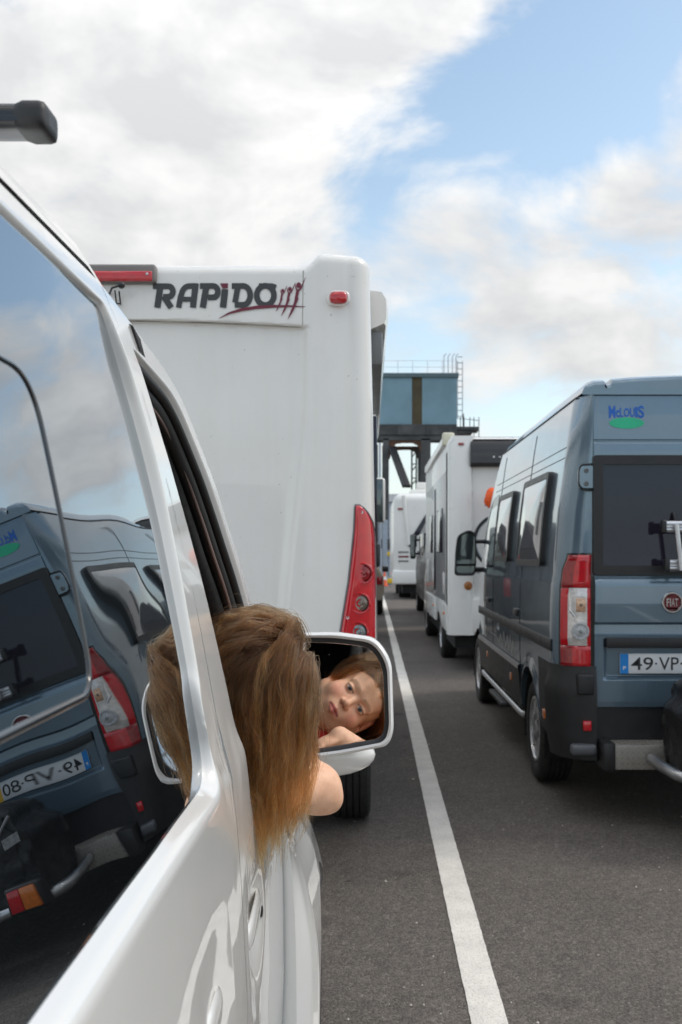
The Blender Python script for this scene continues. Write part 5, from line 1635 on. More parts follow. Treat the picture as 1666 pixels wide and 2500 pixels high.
# tail lamps: a lens wrapped round the corner in stacked sections
M['bulb_grey'] = simple('reverse_lamp_grey', (.42, .43, .44), .4, var=.2, scale=90)
def tail_lamp(s):
    z0, z1 = dZ(1629), dZ(1355)
    bands = [(z0, dZ(1578), 'red_lens'), (dZ(1577), dZ(1436), 'clear_lens'), (dZ(1435), z1, 'red_lens')]
    def pt(t, z, out):
        xs = float(side_x(z)); 
        a = np.array([1.221, DY + .010]); b = np.array([xs + .028, DY + .030]); c = np.array([xs + .001, DY + .185])
        top = float(sstep(z1 - .10, z1, z)) * .25
        t = t * (1 - top * .8)
        p = (1 - t) ** 2 * a + 2 * t * (1 - t) * b + t * t * c
        d = 2 * (1 - t) * (b - a) + 2 * t * (c - b); nrm = np.array([d[1], -d[0]]); nrm = nrm / np.linalg.norm(nrm)
        if nrm[1] > 0: nrm = -nrm
        p = p + nrm * out
        return (DXC + s * (p[0] - DXC), p[1], z)
    m_ = MB(); P = []
    for z in np.linspace(z0 - .008, z1 + .010, 30):
        P.append([pt(t, z, .006) for t in np.linspace(-.03, .72, 20)])
    P = np.array(P); m_.grid(P)
    lamp = m_.build('tail_lamp', M['black_gloss'], camper, smooth=60)
    for i, (a, b_, mt) in enumerate(bands):
        m2 = MB(); P = []
        for k, z in enumerate(np.linspace(a, b_, 12)):
            e = min(z - a, b_ - z)
            rows = []
            for t in np.linspace(.03, .66, 22):
                et = min(t - .03, .66 - t)
                rows.append(pt(t, z, .0075 + .012 * float(sstep(0, .014, e + .004)) * float(sstep(0, .05, et + .01))))
            P.append(rows)
        P = np.array(P)
        if mt == 'clear_lens':
            m2.grid(P[:, 2:15]); m2.build('lamp_section', M[mt], lamp, smooth=50)
            m3 = MB(); m3.grid(P[:, 14:]); m3.grid(P[:, :3]); m3.build('lamp_section', M['red_lens'], lamp, smooth=50)
        else:
            m2.grid(P[:, :12]); m2.build('lamp_section', M[mt], lamp, smooth=50)
            m3 = MB(); m3.grid(P[:, 11:]); m3.build('lamp_section', M['red_lens_deep'], lamp, smooth=50)
    # bulbs' reflectors seen through the clear part
    cx_ = DXC + s * (dX(1416) - DXC)
    m2 = MB(); m2.lathe([(.0, .050), (-.006, .048), (-.007, .040), (-.002, .036), (-.005, .024), (-.010, .012), (-.010, .001)], (cx_, DY - .0135, dZ(1541)), 'Y', 28)
    m2.build('reverse_bulb', M['bulb_grey'], lamp, smooth=20)
    m2 = MB(); m2.lathe([(.0, .011), (-.004, .009), (-.005, .001)], (cx_, DY - .0225, dZ(1541)), 'Y', 16)
    m2.build('bulb_tip', M['grey_lens'], lamp, smooth=40)
    m2 = MB(); m2.box(cx_ - .024, cx_ + .030, DY - .0195, DY - .008, dZ(1494), dZ(1460), .006, 2)
    m2.build('indicator_bulb', M['amber_clear'], lamp, smooth=40)
    m2 = MB(); m2.lathe([(.0, .010), (-.003, .008), (-.004, .001)], (cx_ + .004, DY - .0195, dZ(1476)), 'Y', 16)
    m2.build('bulb_tip', M['smoke_lens'], lamp, smooth=40)
    m2 = MB(); m2.tube([(cx_ - s * .055, DY - .004, dZ(1446)), (cx_ - s * .058, DY - .004, dZ(1490)), (cx_ - s * .030, DY - .008, dZ(1505))], .006, 8)
    m2.build('lamp_web', M['chrome'], lamp, smooth=60)
tail_lamp(1); tail_lamp(-1)
# hinges with bolts
for s in (1, -1):
    for zc in (1.900, .86):
        m_ = MB()
        xh0, xh1 = dX(1414), dX(1449)
        lp = rounded_loop([(xh1, zc - .065), (xh1, zc + .067), (xh0 + .012, zc + .062), (xh0, zc + .035), (xh0, zc - .035), (xh0 + .012, zc - .062)], .012, 6)
        if zc > 1:
            rows = [[(DXC + s * (a - DXC), y, b) for a, b in lp * np.array([1, 1]) + (lp.mean(0) - lp) * sc] for y, sc in ((DY + .03, -.06), (DY - .012, 0), (DY - .018, .06), (DY - .018, .5))]
            m_.grid(rows, closed_v=True)
            m_.add(rows[-1], [tuple(range(len(lp)))])
            hg = m_.build('hinge', M['blue_paint'], camper, smooth=40)
            m_ = MB(); rows = [[(DXC + s * (a - DXC), DY - .004, b) for a, b in lp.mean(0) + (lp - lp.mean(0)) * sc] for sc in (1.0, 1.18)]
            m_.grid(rows, closed_v=True); m_.build('hinge_gap', M['rubber'], hg)
            for dz in (-.036, .036):
                m_ = MB(); m_.lathe([(.004, .014), (-.006, .013), (-.008, .009), (-.003, .007), (-.003, .001)], (DXC + s * (dX(1430) - DXC), DY - .018, zc + dz), 'Y', 18)
                m_.build('bolt', M['stripe_grey'], hg, smooth=40)
        else:
            xa, xb = sorted((DXC + s * (dX(1407) - DXC), DXC + s * (dX(1447) - DXC)))
            m_.box(xa, xb, DY - .05, DY + .03, dZ(1694), dZ(1644), .012, 3)
            hg = m_.build('hinge_cover', M['bumper_plastic'], camper, smooth=50)
            m_ = MB(); m_.lathe([(.0, .009), (-.001, .009), (-.0015, .001)], (DXC + s * (dX(1433) - DXC), DY - .050, dZ(1653)), 'Y', 14)
            m_.build('bolt', M['rubber'], hg)
# bumper corners, recess, step, reflectors
def bumper(s):
    m_ = MB(); P = []
    zs = np.linspace(.34, .853, 16)
    for z in zs:
        row = []
        g = .010 + .035 * float(sstep(.853, .70, z))
        for t in np.linspace(-.02, 1, 16):
            xs = float(side_x(z)); a = np.array([1.232, DY + .004]); b = np.array([xs + .02, DY + .02]); c = np.array([xs, DY + .22])
            p = (1 - t) ** 2 * a + 2 * t * (1 - t) * b + t * t * c
            d = 2 * (1 - t) * (b - a) + 2 * t * (c - b); n_ = np.array([d[1], -d[0]]); n_ /= np.linalg.norm(n_)
            if n_[1] > 0 and t < .5: n_ = -n_
            if n_[0] > 0: n_ = -n_
            low = .10 * float(sstep(.48, .34, z)) * (1 - t) * 0 
            p = p + n_ * g
            row.append((DXC + s * (p[0] - DXC), p[1] + low, z))
        for y in np.linspace(DY + .24, RWY - .41, 10):
            zt = z if z > .42 else .42 + (z - .42) * max(0, 1 - (y - DY - .2) / .3)
            wob = math.hypot(y - RWY, zt - .335)
            row.append((DXC + s * (float(side_x(zt)) - .012 - DXC), y, zt))
        P.append(row)
    P = np.array(P); m_.grid(P)
    m_.grid(np.stack([P[-1], P[-1] + np.array([s * .02, .008, .004])])); m_.grid(np.stack([P[0], P[0] + np.array([s * .05, .04, .0])]))
    m_.grid(np.stack([P[:, 0], P[:, 0] + np.array([0, .05, 0])]))
    bo = m_.build('bumper_corner', M['bumper_plastic'], camper, smooth=50)
    xa, xb = sorted((DXC + s * (dX(1419.5) - DXC), DXC + s * (dX(1440) - DXC)))
    m_ = MB(); m_.box(xa, xb, DY - .055, DY - .02, dZ(1781), dZ(1757), .006, 2)
    m_.build('reflector', M['red_lens'], bo, smooth=40)
    m_ = MB(); xa, xb = sorted((DXC + s * (1.09 - DXC), DXC + s * (1.232 - DXC))); m_.box(xa, xb, DY - .075, DY + .0, .37, .432, .02, 3)
    m_.build('bumper_skirt', simple('grey_skirt', (0.09, 0.095, 0.105), 0.4), bo, smooth=50)
    return bo
bumper(1); bumper(-1)
mb = MB(); mb.box(1.235, 2 * DXC - 1.235, DY + .012, DY + .06, .42, .632)
mb.build('bumper_centre', M['black_plastic'], camper)
mb = MB(); mb.box(1.31, 2 * DXC - 1.31, DY - .145, DY + .05, .312, .445, .004)
step = mb.build('rear_step', M['diamond'], camper, smooth=40)
mb = MB()
for i in range(int(1.46 / .030)):
    for j in range(4):
        cx_ = 1.332 + i * .030; cz_ = .330 + j * .030
        s = 1 if (i + j) % 2 == 0 else -1
        for k in (-1, 0, 1):
            ox, oz = k * .0075 * s, -k * .0075
            mb.tube([(cx_ + ox - .010 * s, DY - .1455, cz_ + oz - .010), (cx_ + ox + .010 * s, DY - .1455, cz_ + oz + .010)], .0019, 4, cap=False)
for i in range(int(1.48 / .03)):
    for j in range(4):
        x = 1.33 + i * .03; y = DY - .125 + j * .035; s = 1 if (i + j) % 2 == 0 else -1
        mb.tube([(x - .01 * s, y - .01, .4455), (x + .01 * s, y + .01, .4455)], [.0024, .0024], 4)
tr = mb.build('step_tread', M['diamond_bar'], step); tr['kind'] = 'stuff'
for s in (1, -1):
    mb = MB(); xa, xb = sorted((DXC + s * (1.245 - DXC), DXC + s * (1.313 - DXC))); mb.box(xa, xb, DY - .152, DY + .04, .305, .455, .012, 2)
    mb.build('step_end', M['black_plastic'], step, smooth=40)
# lower side cladding, rub strip, running tube, side markers, wheel arches
for s in (1, -1):
    sx = lambda x: DXC + s * (x - DXC)
    m_ = MB()
    yy = np.linspace(DY + .22, FWY - .44, 40)
    m_.grid([[(sx(float(side_x(z)) - o), y, z) for z, o in ((.915, .001), (.921, .006), (.982, .007), (.988, .001))] for y in np.linspace(DY + .20, FWY - .38, 40)])
    m_.build('rub_strip', M['bumper_plastic'], camper, smooth=50)
    m_ = MB(); ya = np.linspace(RWY + .43, FWY - .43, 30)
    m_.grid([[(sx(float(side_x(z)) - o), y, z) for z, o in ((.40, .004), (.42, .013), (.66, .013), (.678, .018), (.70, .018), (.712, .002))] for y in ya])
    m_.build('side_cladding', M['bumper_plastic'], camper, smooth=50)
    m_ = MB(); m_.grid([[(sx(float(side_x(.68)) - .0195), y, z) for z in (.676, .704)] for y in ya])
    m_.build('trim_strip', M['silver'], camper)
    m_ = MB(); m_.tube([(sx(1.10), RWY + .42, .36), (sx(1.068), RWY + .46, .352), (sx(1.065), RWY + .55, .35), (sx(1.065), FWY - .55, .35), (sx(1.068), FWY - .46, .352), (sx(1.10), FWY - .42, .36)], .024, 12)
    m_.build('running_tube', M['alu'], camper, smooth=60)
    m_ = MB(); m_.box(min(sx(1.0), sx(1.12)), max(sx(1.0), sx(1.12)), RWY + 1.2, RWY + 2.0, .29, .325, .01)
    m_.build('side_step', M['bumper_plastic'], camper, smooth=40)
    for (y, z) in ((DY + .40, .53), (RWY + .85, .575), (RWY + 2.35, .59)):
        xx = float(side_x(z)) - (.030 if y < DY + .5 else .018)
        m_ = MB(); a_, b_ = sorted((sx(xx), sx(xx + .03))); m_.box(a_, b_, y - .035, y + .035, z - .028, z + .028, .006, 2)
        m_.build('side_marker', M['amber_lens'], camper, smooth=40)
    # wheel-arch inner liners
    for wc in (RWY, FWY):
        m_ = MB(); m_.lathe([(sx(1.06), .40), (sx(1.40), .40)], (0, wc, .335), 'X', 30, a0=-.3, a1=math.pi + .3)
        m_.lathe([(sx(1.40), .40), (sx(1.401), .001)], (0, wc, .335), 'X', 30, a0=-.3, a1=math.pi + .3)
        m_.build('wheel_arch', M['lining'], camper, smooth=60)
        wheel(camper, sx(1.165), wc, .335, .215, -s, M['silver'], spokes=7)
    # side windows: hinged acrylic panes in black frames, and the cab door glass
    for (y0, y1, z0, z1) in ((6.05, 7.05, 1.40, 1.98), (7.55, 8.35, 1.42, 1.96)):
        m_ = MB(); rows = []
        a = rrect(y0, y1, z0, z1, .05, 10); b = rrect(y0 + .04, y1 - .04, z0 + .04, z1 - .04, .04, 10)
        for lp, o in ((a, .0), (a, .030), (b, .032), (b, .027)):
            rows.append([(sx(float(side_x(z)) - o), y, z) for y, z in lp])
        m_.grid(rows, closed_v=True)
        fr = m_.build('side_window_frame', M['black_plastic'], camper, smooth=40)
        m_ = MB(); P = []
        ctr = b.mean(0)
        for sc in np.linspace(0, 1, 7):
            P.append([(sx(float(side_x(z)) - .028 - .022 * (1 - sc ** 2)), y, z) for y, z in ctr + (b - ctr) * sc])
        m_.grid(P, closed_v=True)
        m_.build('side_window_pane', M['glass_lightgrey'], fr, smooth=180)
    m_ = MB()
    lp = rounded_loop([(8.62, 1.36), (9.75, 1.36), (9.40, 1.66), (9.02, 1.98), (8.62, 2.0)], .05, 8)
    m_.add([(sx(float(side_x(z)) - .004 + .05 * float(sstep(9.0, 10.2, y))), y, z) for y, z in lp], [tuple(range(len(lp)))])
    m_.build('cab_window', M['window_glass'], camper)
    # pressed seams along the high roof
    m_ = MB()
    for zz in (2.03, 2.09):
        m_.tube([(sx(float(side_x(zz)) - .001), y, zz) for y in np.linspace(DY + .22, 8.9, 10)], .0022, 5)
    for yv in (6.95, 8.5):
        m_.tube([(sx(float(side_x(z)) - .001), yv, z) for z in np.linspace(.72, 2.30, 16)], .0022, 5)
    m_.tube([(sx(float(side_x(2.36)) - .001), y, 2.365) for y in np.linspace(DY + .16, 8.85, 10)], .005, 5)
    m_.build('panel_seam', M['rubber'], camper, smooth=60)
    m_ = MB(); lp = rrect(8.60, 8.72, 1.02, 1.10, .02, 6)
    m_.box(min(sx(1.0), sx(1.03)), max(sx(1.0), sx(1.03)), 8.62, 8.82, 1.06, 1.10, .01); m_.box(min(sx(1.01), sx(1.035)), max(sx(1.01), sx(1.035)), 7.0, 7.16, 1.04, 1.09, .01)
    m_.build('door_handle', M['black_plastic'], camper, smooth=40)
    # tall split mirror on its arms
    m_ = MB(); a_, b_ = sorted((sx(.80), sx(1.0)))
    ym = 9.55
    lp = rounded_loop([(.792, 1.27), (.985, 1.27), (1.0, 1.42), (.995, 1.68), (.93, 1.715), (.82, 1.66), (.80, 1.5)], .04, 8)
    ctr = lp.mean(0); rows = []
    for (y, sc) in ((ym - .002, .90), (ym - .012, .94), (ym - .008, 1.0), (ym + .05, 1.0), (ym + .10, .8), (ym + .12, .3)):
        rows.append([(sx(p[0]), y, p[1]) for p in ctr + (lp - ctr) * sc])
    m_.grid(rows, closed_v=True)
    m_.tube([(sx(.98), ym + .04, 1.60), (sx(1.10), ym + .06, 1.60)], .022, 8); m_.tube([(sx(.98), ym + .04, 1.33), (sx(1.08), ym + .06, 1.33)], .026, 8)
    mr = m_.build('wing_mirror', M['black_plastic'], camper, smooth=45)
    for (zlo, zhi) in ((1.385, 1.72), (1.26, 1.365)):
        q = [(a, min(max(b, zlo), zhi)) for a, b in ctr + (lp - ctr) * .88]
        m_ = MB(); m_.add([(sx(a), ym - .004, b) for a, b in q], [tuple(range(len(q)))])
        m_.build('mirror_glass', M['mirror_dull'], mr)
# fuel flap outline and the script transfers low on the flank
mb = MB()
def flank(u, v, off=0.0): return (float(side_x(v)) - .002, u, v)
for (yy0, amp) in ((7.6, 1.0),):
    pts = [(7.05, .80), (7.2, .76), (7.3, .84), (7.35, .74), (7.45, .86), (7.5, .76), (7.6, .85), (7.68, .75), (7.8, .86), (7.86, .75), (8.0, .83), (8.1, .76), (8.3, .80), (8.7, .80)]
    stroke(mb, [(a, b) for a, b in pts], [.006, .014, .02, .02, .02, .02, .02, .02, .02, .018, .018, .014, .01, .004], flank)
mb.build('flank_script', simple('silver_vinyl', (0.5, 0.5, 0.5), 0.35), camper)
mb = MB(); mb.box(DXC - .45, DXC + .4, 6.4, 7.2, 2.47, 2.56, .04, 3)
mb.build('roof_vent', M['black_plastic'], camper, smooth=50)
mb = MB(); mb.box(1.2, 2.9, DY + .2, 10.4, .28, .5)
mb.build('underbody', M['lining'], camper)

# bicycle carrier on the right-hand rear door
rack = thing('bike_carrier', 'aluminium bicycle carrier clamped over the rear window of the blue-grey camper', 'bike carrier', (2.3, DY - .15, 1.2))
mb = MB()
for (pxl, pyc, yk) in ((1620, 1286, .14), (1628, 1380, .14)):
    Yk = DY - yk; sc = FPX / Yk
    x0 = (pxl - VX) / sc; zc = CAM_H - (pyc - VY) / sc
    for dz in (-.016, .016): mb.tube([(x0, Yk, zc + dz), (2.72, Yk, zc + dz)], .0165, 12)
    mb.box(x0 + .002, 2.72, Yk - .019, Yk + .0, zc - .004, zc + .004)
rl = mb.build('rail', M['alu'], rack, smooth=50)
for (pxl, pyc, yk) in ((1614, 1286, .14), (1622, 1380, .14)):
    mb = MB()
    Yk = DY - yk; sc = FPX / Yk
    x0 = (pxl - VX) / sc; zc = CAM_H - (pyc - VY) / sc
    mb.box(x0, x0 + .028, Yk - .024, Yk + .024, zc - .037, zc + .037, .012, 3)
    mb.build('rail_cap', M['black_plastic'], rack, smooth=50)
sc = FPX / (DY - .17)
for (a, b) in (((1651, 1280), (1664, 1392)), ((1960, 1280), (1950, 1392))):
    mb = MB(); mb.tube([((a[0] - VX) / sc, DY - .175, CAM_H - (a[1] - VY) / sc), ((b[0] - VX) / sc, DY - .175, CAM_H - (b[1] - VY) / sc)], .014, 10)
    mb.build('upright', M['alu'], rack, smooth=50)
mb = MB()
for x in (1.66, 2.55): mb.tube([(x, DY - .14, 1.42), (x, DY - .03, 1.43), (x, DY - .012, 1.43)], .010, 8); mb.tube([(x, DY - .14, 1.615), (x, DY - .06, 1.66), (x, DY - .03, 1.70)], .010, 8)
mb.build('clamp_arm', M['black_plastic'], rack, smooth=50)

# tow-bar platform with tube frame and lamp board, and the cargo bag strapped on it
plat = thing('cargo_platform', 'silver tube platform with red and amber lamp board behind the blue-grey camper', 'cargo platform', (2.1, DY - .5, .3))
mb = MB()
mb.tube([(1.50, DY - .16, .375), (1.515, DY - .30, .365), (1.545, DY - .46, .355), (1.60, DY - .56, .350), (1.68, DY - .60, .348), (1.80, DY - .61, .348), (2.5, DY - .61, .348), (2.58, DY - .58, .35), (2.61, DY - .45, .355), (2.62, DY - .16, .37)], .030, 14)
for x in (1.75, 2.1, 2.4): mb.tube([(x, DY - .61, .345), (x, DY - .12, .345)], .02, 8)
mb.build('tube_frame', M['alu'], plat, smooth=60)
lx0, lz0 = 1.62, .405
for s_, x in ((1, 1.60), (-1, 2.50)):
    mb = MB(); mb.box(x - .09, x + .09, DY - .72, DY - .66, .335, .475, .018, 3)
    lb = mb.build('lamp_board', M['black_plastic'], plat, smooth=50)
    mb = MB(); mb.box(x - .07 if s_ > 0 else x + .0, x - .0 if s_ > 0 else x + .07, DY - .728, DY - .70, .352, .460, .005); mb.build('indicator_lens', M['amber_lens'], lb, smooth=40)
    mb = MB(); mb.box(x + .002 if s_ > 0 else x - .07, x + .072 if s_ > 0 else x - .002, DY - .728, DY - .70, .352, .460, .005); mb.build('stop_lens', M['red_lens'], lb, smooth=40)
mb = MB(); mb.box(1.80, 2.32, DY - .69, DY - .68, .36, .47, .003); pl2 = mb.build('number_plate', M['plate_white'], plat)
mb = MB(); mb.box(1.801, 1.847, DY - .6925, DY - .6905, .361, .469); mb.build('plate_band', M['plate_blue'], pl2)
bag = thing('cargo_bag', 'black cargo bag with crumpled top strapped behind the blue-grey camper', 'bag', (2.05, DY - .42, .36))
P = []
bx0, bx1 = (1640 - VX) / (FPX / (DY - .40)), 2.56
for k, z in enumerate(np.linspace(.355, .86, 26)):
    t = k / 25
    lp = rrect(bx0 + .05 * float(sstep(.62, .72, t)) + .02 * (1 - t), bx1 - .03, DY - .62, DY - .20, .05, 12)
    ctr = lp.mean(0)
    sc = 1.0 if t < .82 else 1 - .9 * ((t - .82) / .18) ** 2
    row = []
    for i, (x, y) in enumerate(lp):
        a = i / len(lp) * 6.283
        w = .010 * math.sin(9 * a + 6 * z) + .009 * math.sin(17 * a - 21 * z + 1) + .007 * math.sin(5 * a + 47 * z)
        q = ctr + (np.array([x, y]) - ctr) * sc * (1 + w * (1 + 1.5 * t))
        tw = .03 * math.sin(3 * x * 4 + 1.3) * t ** 3
        left_hi = .035 * t ** 3 * math.cos(a * 2 + .5)
        row.append((q[0], q[1], z + tw + left_hi))
    P.append(row)
mb = MB(); mb.grid(P, closed_v=True); mb.add(P[-1], [tuple(range(len(P[-1])))])
m_bag, nt, b, out = mat_new('black_bag_cloth')
b.inputs['Base Color'].default_value = (0.016, 0.016, 0.017, 1); b.inputs['Roughness'].default_value = 0.42
mbump(nt, mnoise(nt, 9, 3, 0.5), 0.7, 0.03, b)
mb.build('bag_body', m_bag, bag, smooth=60)
mb = MB()
bq = lambda u, v: (bx0 + .012 + u, DY - .632, .66 + v)
mb.add([bq(0, .0), bq(.095, -.018), bq(.100, .035), bq(.0, .050)], [(0, 1, 2, 3)])
mb.build('bag_patch', simple('grey_patch', (0.30, 0.30, 0.30), 0.6, var=0.3, scale=60), bag)
mb = MB(); mb.tube([(bx0 + .03, DY - .64, .80), (bx0 + .10, DY - .66, .735), (bx0 + .22, DY - .65, .765), (bx0 + .40, DY - .65, .74), (bx0 + .7, DY - .65, .75)], .010, 8)
mb.build('bag_piping', simple('grey_webbing', (0.25, 0.25, 0.26), 0.5), bag, smooth=60)
# ================================================================== white motorhome further up the right lane
WY = 12.4; WS = FPX / WY
def wX(px): return (px - VX) / WS
def wZ(py): return CAM_H - (py - VY) / WS
wm = thing('motorhome', 'white motorhome with black spoiler panel and grey side, ahead of the blue-grey camper', 'motorhome', (2.09, WY + 3, 0))
wx0, wx1 = wX(1094), 3.24
mb = MB()
def shell(x0, x1, y0, y1, zb, zt, r, n=8):
    rows = []
    lp = rrect(x0, x1, zb, zt, r, 12); ctr = lp.mean(0)
    for (y, sc) in ((y0 + .03, .93), (y0 + .004, .975), (y0, .985)) if False else ((y0 + .02, 1.0 - .02), (y0 + .05, 1.0), (y1 - .1, 1.0), (y1, .96)):
        rows.append([(p[0], y, p[1]) for p in ctr + (lp - ctr) * sc])
    return rows
rows = shell(wx0, wx1, WY, WY + 5.2, .62, 2.94, .09)
mb.grid(rows, closed_v=True); mb.add(rows[-1], [tuple(range(len(rows[-1])))])
mb.add([(wx0 + .05, WY + .10, .7), (wx1 - .05, WY + .10, .7), (wx1 - .05, WY + .10, 2.85), (wx0 + .05, WY + .10, 2.85)], [(0, 1, 2, 3)])
for s in (1, -1):                                            # corner columns
    q = lambda x: x if s > 0 else wx0 + wx1 - x
    rws = []
    for z in np.linspace(.47, 2.96, 26):
        k = float(sstep(2.80, 2.96, z)); w0 = wx0 + .05 * k ** 2
        wid = .30 + .035 * (2.0 - z) * 0.5
        rws.append([(q(w0), WY + .30, z), (q(w0), WY + .08, z), (q(w0 + .02), WY + .025, z), (q(w0 + .08), WY + .03 * k, z), (q(w0 + wid - .05), WY + .03 * k, z), (q(w0 + wid), WY + .03, z), (q(w0 + wid + .03), WY + .12, z)])
    mb.grid(rws); mb.add(rws[-1], [tuple(range(7))]); mb.add(rws[0], [tuple(range(7))])
mb.box(wx0 + .25, wx1 - .25, WY + .02, WY + .2, .47, .95, .05, 3)
# cab and overcab
mb.grid([[(x, WY + 5.2 + d, z) for x in np.linspace(wx0 + .08, wx1 - .08, 7)] for d, z in ((0, 2.88), (.35, 2.6), (.7, 2.0), (1.0, 1.5), (1.5, 1.2), (1.9, 1.0), (1.95, .4))])
for x in (wx0 + .08, wx1 - .08): mb.add([(x, WY + 5.15, 2.9), (x, WY + 5.55, 2.6), (x, WY + 5.9, 2.0), (x, WY + 6.2, 1.5), (x, WY + 6.7, 1.2), (x, WY + 7.1, 1.0), (x, WY + 7.15, .4), (x, WY + 5.1, .4)], [tuple(range(8))])
mb.build('body', M['rv_white_far'], wm, smooth=40)
mb = MB()
xa, xb = wX(1149), wx0 + wx1 - wX(1149)
P = []
for z, y in ((wZ(1139), WY + .09), (wZ(1139), WY + .01), (wZ(1130), WY - .035), (2.80, WY - .02), (2.93, WY + .05), (2.955, WY + .12), (2.95, WY + .3)):
    P.append([(xa + (xb - xa) * t, y, z) for t in np.linspace(0, 1, 9)])
mb.grid(P); mb.add([p[0] for p in P], [tuple(range(7))]); mb.add([p[-1] for p in P], [tuple(range(7))])
sp_ = mb.build('spoiler_panel', M['rv_black'], wm, smooth=30)
mb = MB()
for ch, u0 in (('A', 1.50), ('D', 1.66)):
    fit_text(mb, ch, lambda u, v: (u, WY - .034 + .02 * (v - 2.66) / .14, v), u0, u0 + .10, 2.68, 2.79, offset=.01)
mb.build('lettering', M['white_print'], sp_)
for s in (1, -1):
    q = lambda x: x if s > 0 else wx0 + wx1 - x
    m_ = MB(); a, b = sorted((q(wX(1119)), q(wX(1133)))); m_.box(a, b, WY - .012, WY + .03, wZ(1087), wZ(1081), .006); m_.build('marker_lens', M['red_lens_deep'], wm, smooth=40)
    m_ = MB(); m_.lathe([(.01, .055), (-.008, .053), (-.014, .04), (-.016, .001)], (q(wX(1143.5)), WY, wZ(1430)), 'Y', 20)
    rr_ = m_.build('indicator_lamp', simple('dull_amber_lens', (0.35, 0.13, 0.03), 0.2, coat=0.6, var=0.3, scale=40), wm, smooth=40)
    m_ = MB(); m_.lathe([(.01, .055), (-.008, .053), (-.014, .04), (-.016, .001)], (q(wX(1143.5)), WY, wZ(1430) - .16), 'Y', 20)
    if s < 0: m_.build('stop_lamp', M['red_lens'], wm, smooth=40)
    else: m_.v = []
for s in (1, -1):
    q = lambda x: x if s > 0 else wx0 + wx1 - x
    m_ = MB()
    def sb(y0, y1, z0, z1, t, r=.02):
        a, b = sorted((q(wx0 - t), q(wx0 + .04))); m_.box(a, b, y0, y1, z0, z1, r)
    sb(WY + .35, WY + 4.9, .86, 2.55, .006)
    m_.build('side_cladding', M['rv_grey'], wm, smooth=40)
    for (y0, y1, z0, z1) in ((WY + .8, WY + 1.9, 1.5, 2.1), (WY + 2.9, WY + 3.9, 1.5, 2.1), (WY + 2.3, WY + 2.7, .95, 2.45)):
        m_ = MB(); sb(y0, y1, z0, z1, .022); m_.build('side_window', M['window_glass'], wm, smooth=40)
    for (y0, y1, z0, z1) in ((WY + .5, WY + .75, .95, 1.25), (WY + 4.1, WY + 4.5, 1.0, 1.4)):
        m_ = MB(); sb(y0, y1, z0, z1, .014); m_.build('service_hatch', M['rv_white_far'], wm, smooth=40)
    m_ = MB(); m_.tube([(q(wx0 + .02), WY + .9, .86), (q(wx0 - .01), WY + 1.0, .7), (q(wx0 + .02), WY + 1.05, .55)], .03, 8)
    m_.build('skirt_rod', M['rv_white_far'], wm, smooth=40)
    for ya_, yb_ in ((.12, .95), (2.4, 5.0)):
        m_ = MB(); sb(WY + ya_, WY + yb_, .50, .84, .012, .03); m_.build('side_skirt', M['rv_white_far'], wm, smooth=40)
    for yk in (WY + .45, WY + 2.6):
        m_ = MB(); sb(yk, yk + .07, .70, .74, .03, .008); m_.build('side_marker', M['amber_lens'], wm, smooth=40)
    wheel(wm, q(wx0 + .15), 14.35, .345, .22, -s, M['silver']); wheel(wm, q(wx0 + .15), 18.2, .345, .22, -s, M['silver'])
mb = MB(); mb.box(wx0 - .045, wx0 + .10, WY + .30, WY + 4.6, 2.86, 2.99, .03, 3)
aw = mb.build('awning_case', M['rv_white_far'], wm, smooth=50)
mb = MB(); mb.box(wX(1084), wX(1115), WY + .26, WY + .36, wZ(1083), wZ(1049), .03, 3)
mb.build('awning_end_cap', M['cream'], aw, smooth=50)
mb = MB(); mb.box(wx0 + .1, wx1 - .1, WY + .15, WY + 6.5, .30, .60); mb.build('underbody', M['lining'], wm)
# bicycle hung on its back, with an orange cover
bike = thing('bicycle', 'bicycle hung across the back of the white motorhome behind the camper', 'bicycle', (1.95, WY - .2, 1.3))
cxw, czw, rw = 1.585, 1.63, .335
for k, xw in enumerate((cxw, cxw + 1.05)):
    mb = MB(); P = []
    for a in np.linspace(0, 2 * math.pi, 48, endpoint=False):
        P.append([(xw + (rw + .018 * math.cos(t)) * math.cos(a), WY - .20 + .018 * math.sin(t), czw + (rw + .018 * math.cos(t)) * math.sin(a)) for t in np.linspace(0, 2 * math.pi, 8, endpoint=False)])
    mb.grid(P, closed_u=True, closed_v=True)
    ty = mb.build('wheel', M['rubber'], bike, smooth=60)
    mb = MB(); P = []
    for a in np.linspace(0, 2 * math.pi, 48, endpoint=False):
        P.append([(xw + (rw - .026 + .010 * math.cos(t)) * math.cos(a), WY - .20 + .010 * math.sin(t), czw + (rw - .026 + .010 * math.cos(t)) * math.sin(a)) for t in np.linspace(0, 2 * math.pi, 6, endpoint=False)])
    mb.grid(P, closed_u=True, closed_v=True)
    for i in range(24):
        a = i * 2 * math.pi / 24
        mb.tube([(xw + .02 * math.cos(a + .5), WY - .2 + .02 * (-1) ** i, czw + .02 * math.sin(a + .5)), (xw + (rw - .03) * math.cos(a), WY - .2, czw + (rw - .03) * math.sin(a))], .0016, 3)
    mb.build('rim', M['alu'], ty, smooth=60)
mb = MB()
hd, bb, st_ = (cxw + .20, WY - .2, czw + .50), (cxw + .50, WY - .2, czw - .05), (cxw + .66, WY - .2, czw + .45)
for a, b in ((hd, bb), (hd, st_), (bb, st_), (bb, (cxw + 1.05, WY - .2, czw)), (st_, (cxw + 1.05, WY - .2, czw)), (hd, (cxw, WY - .2, czw))): mb.tube([a, b], .018, 8)
mb.build('frame', M['dark_van'], bike, smooth=60)
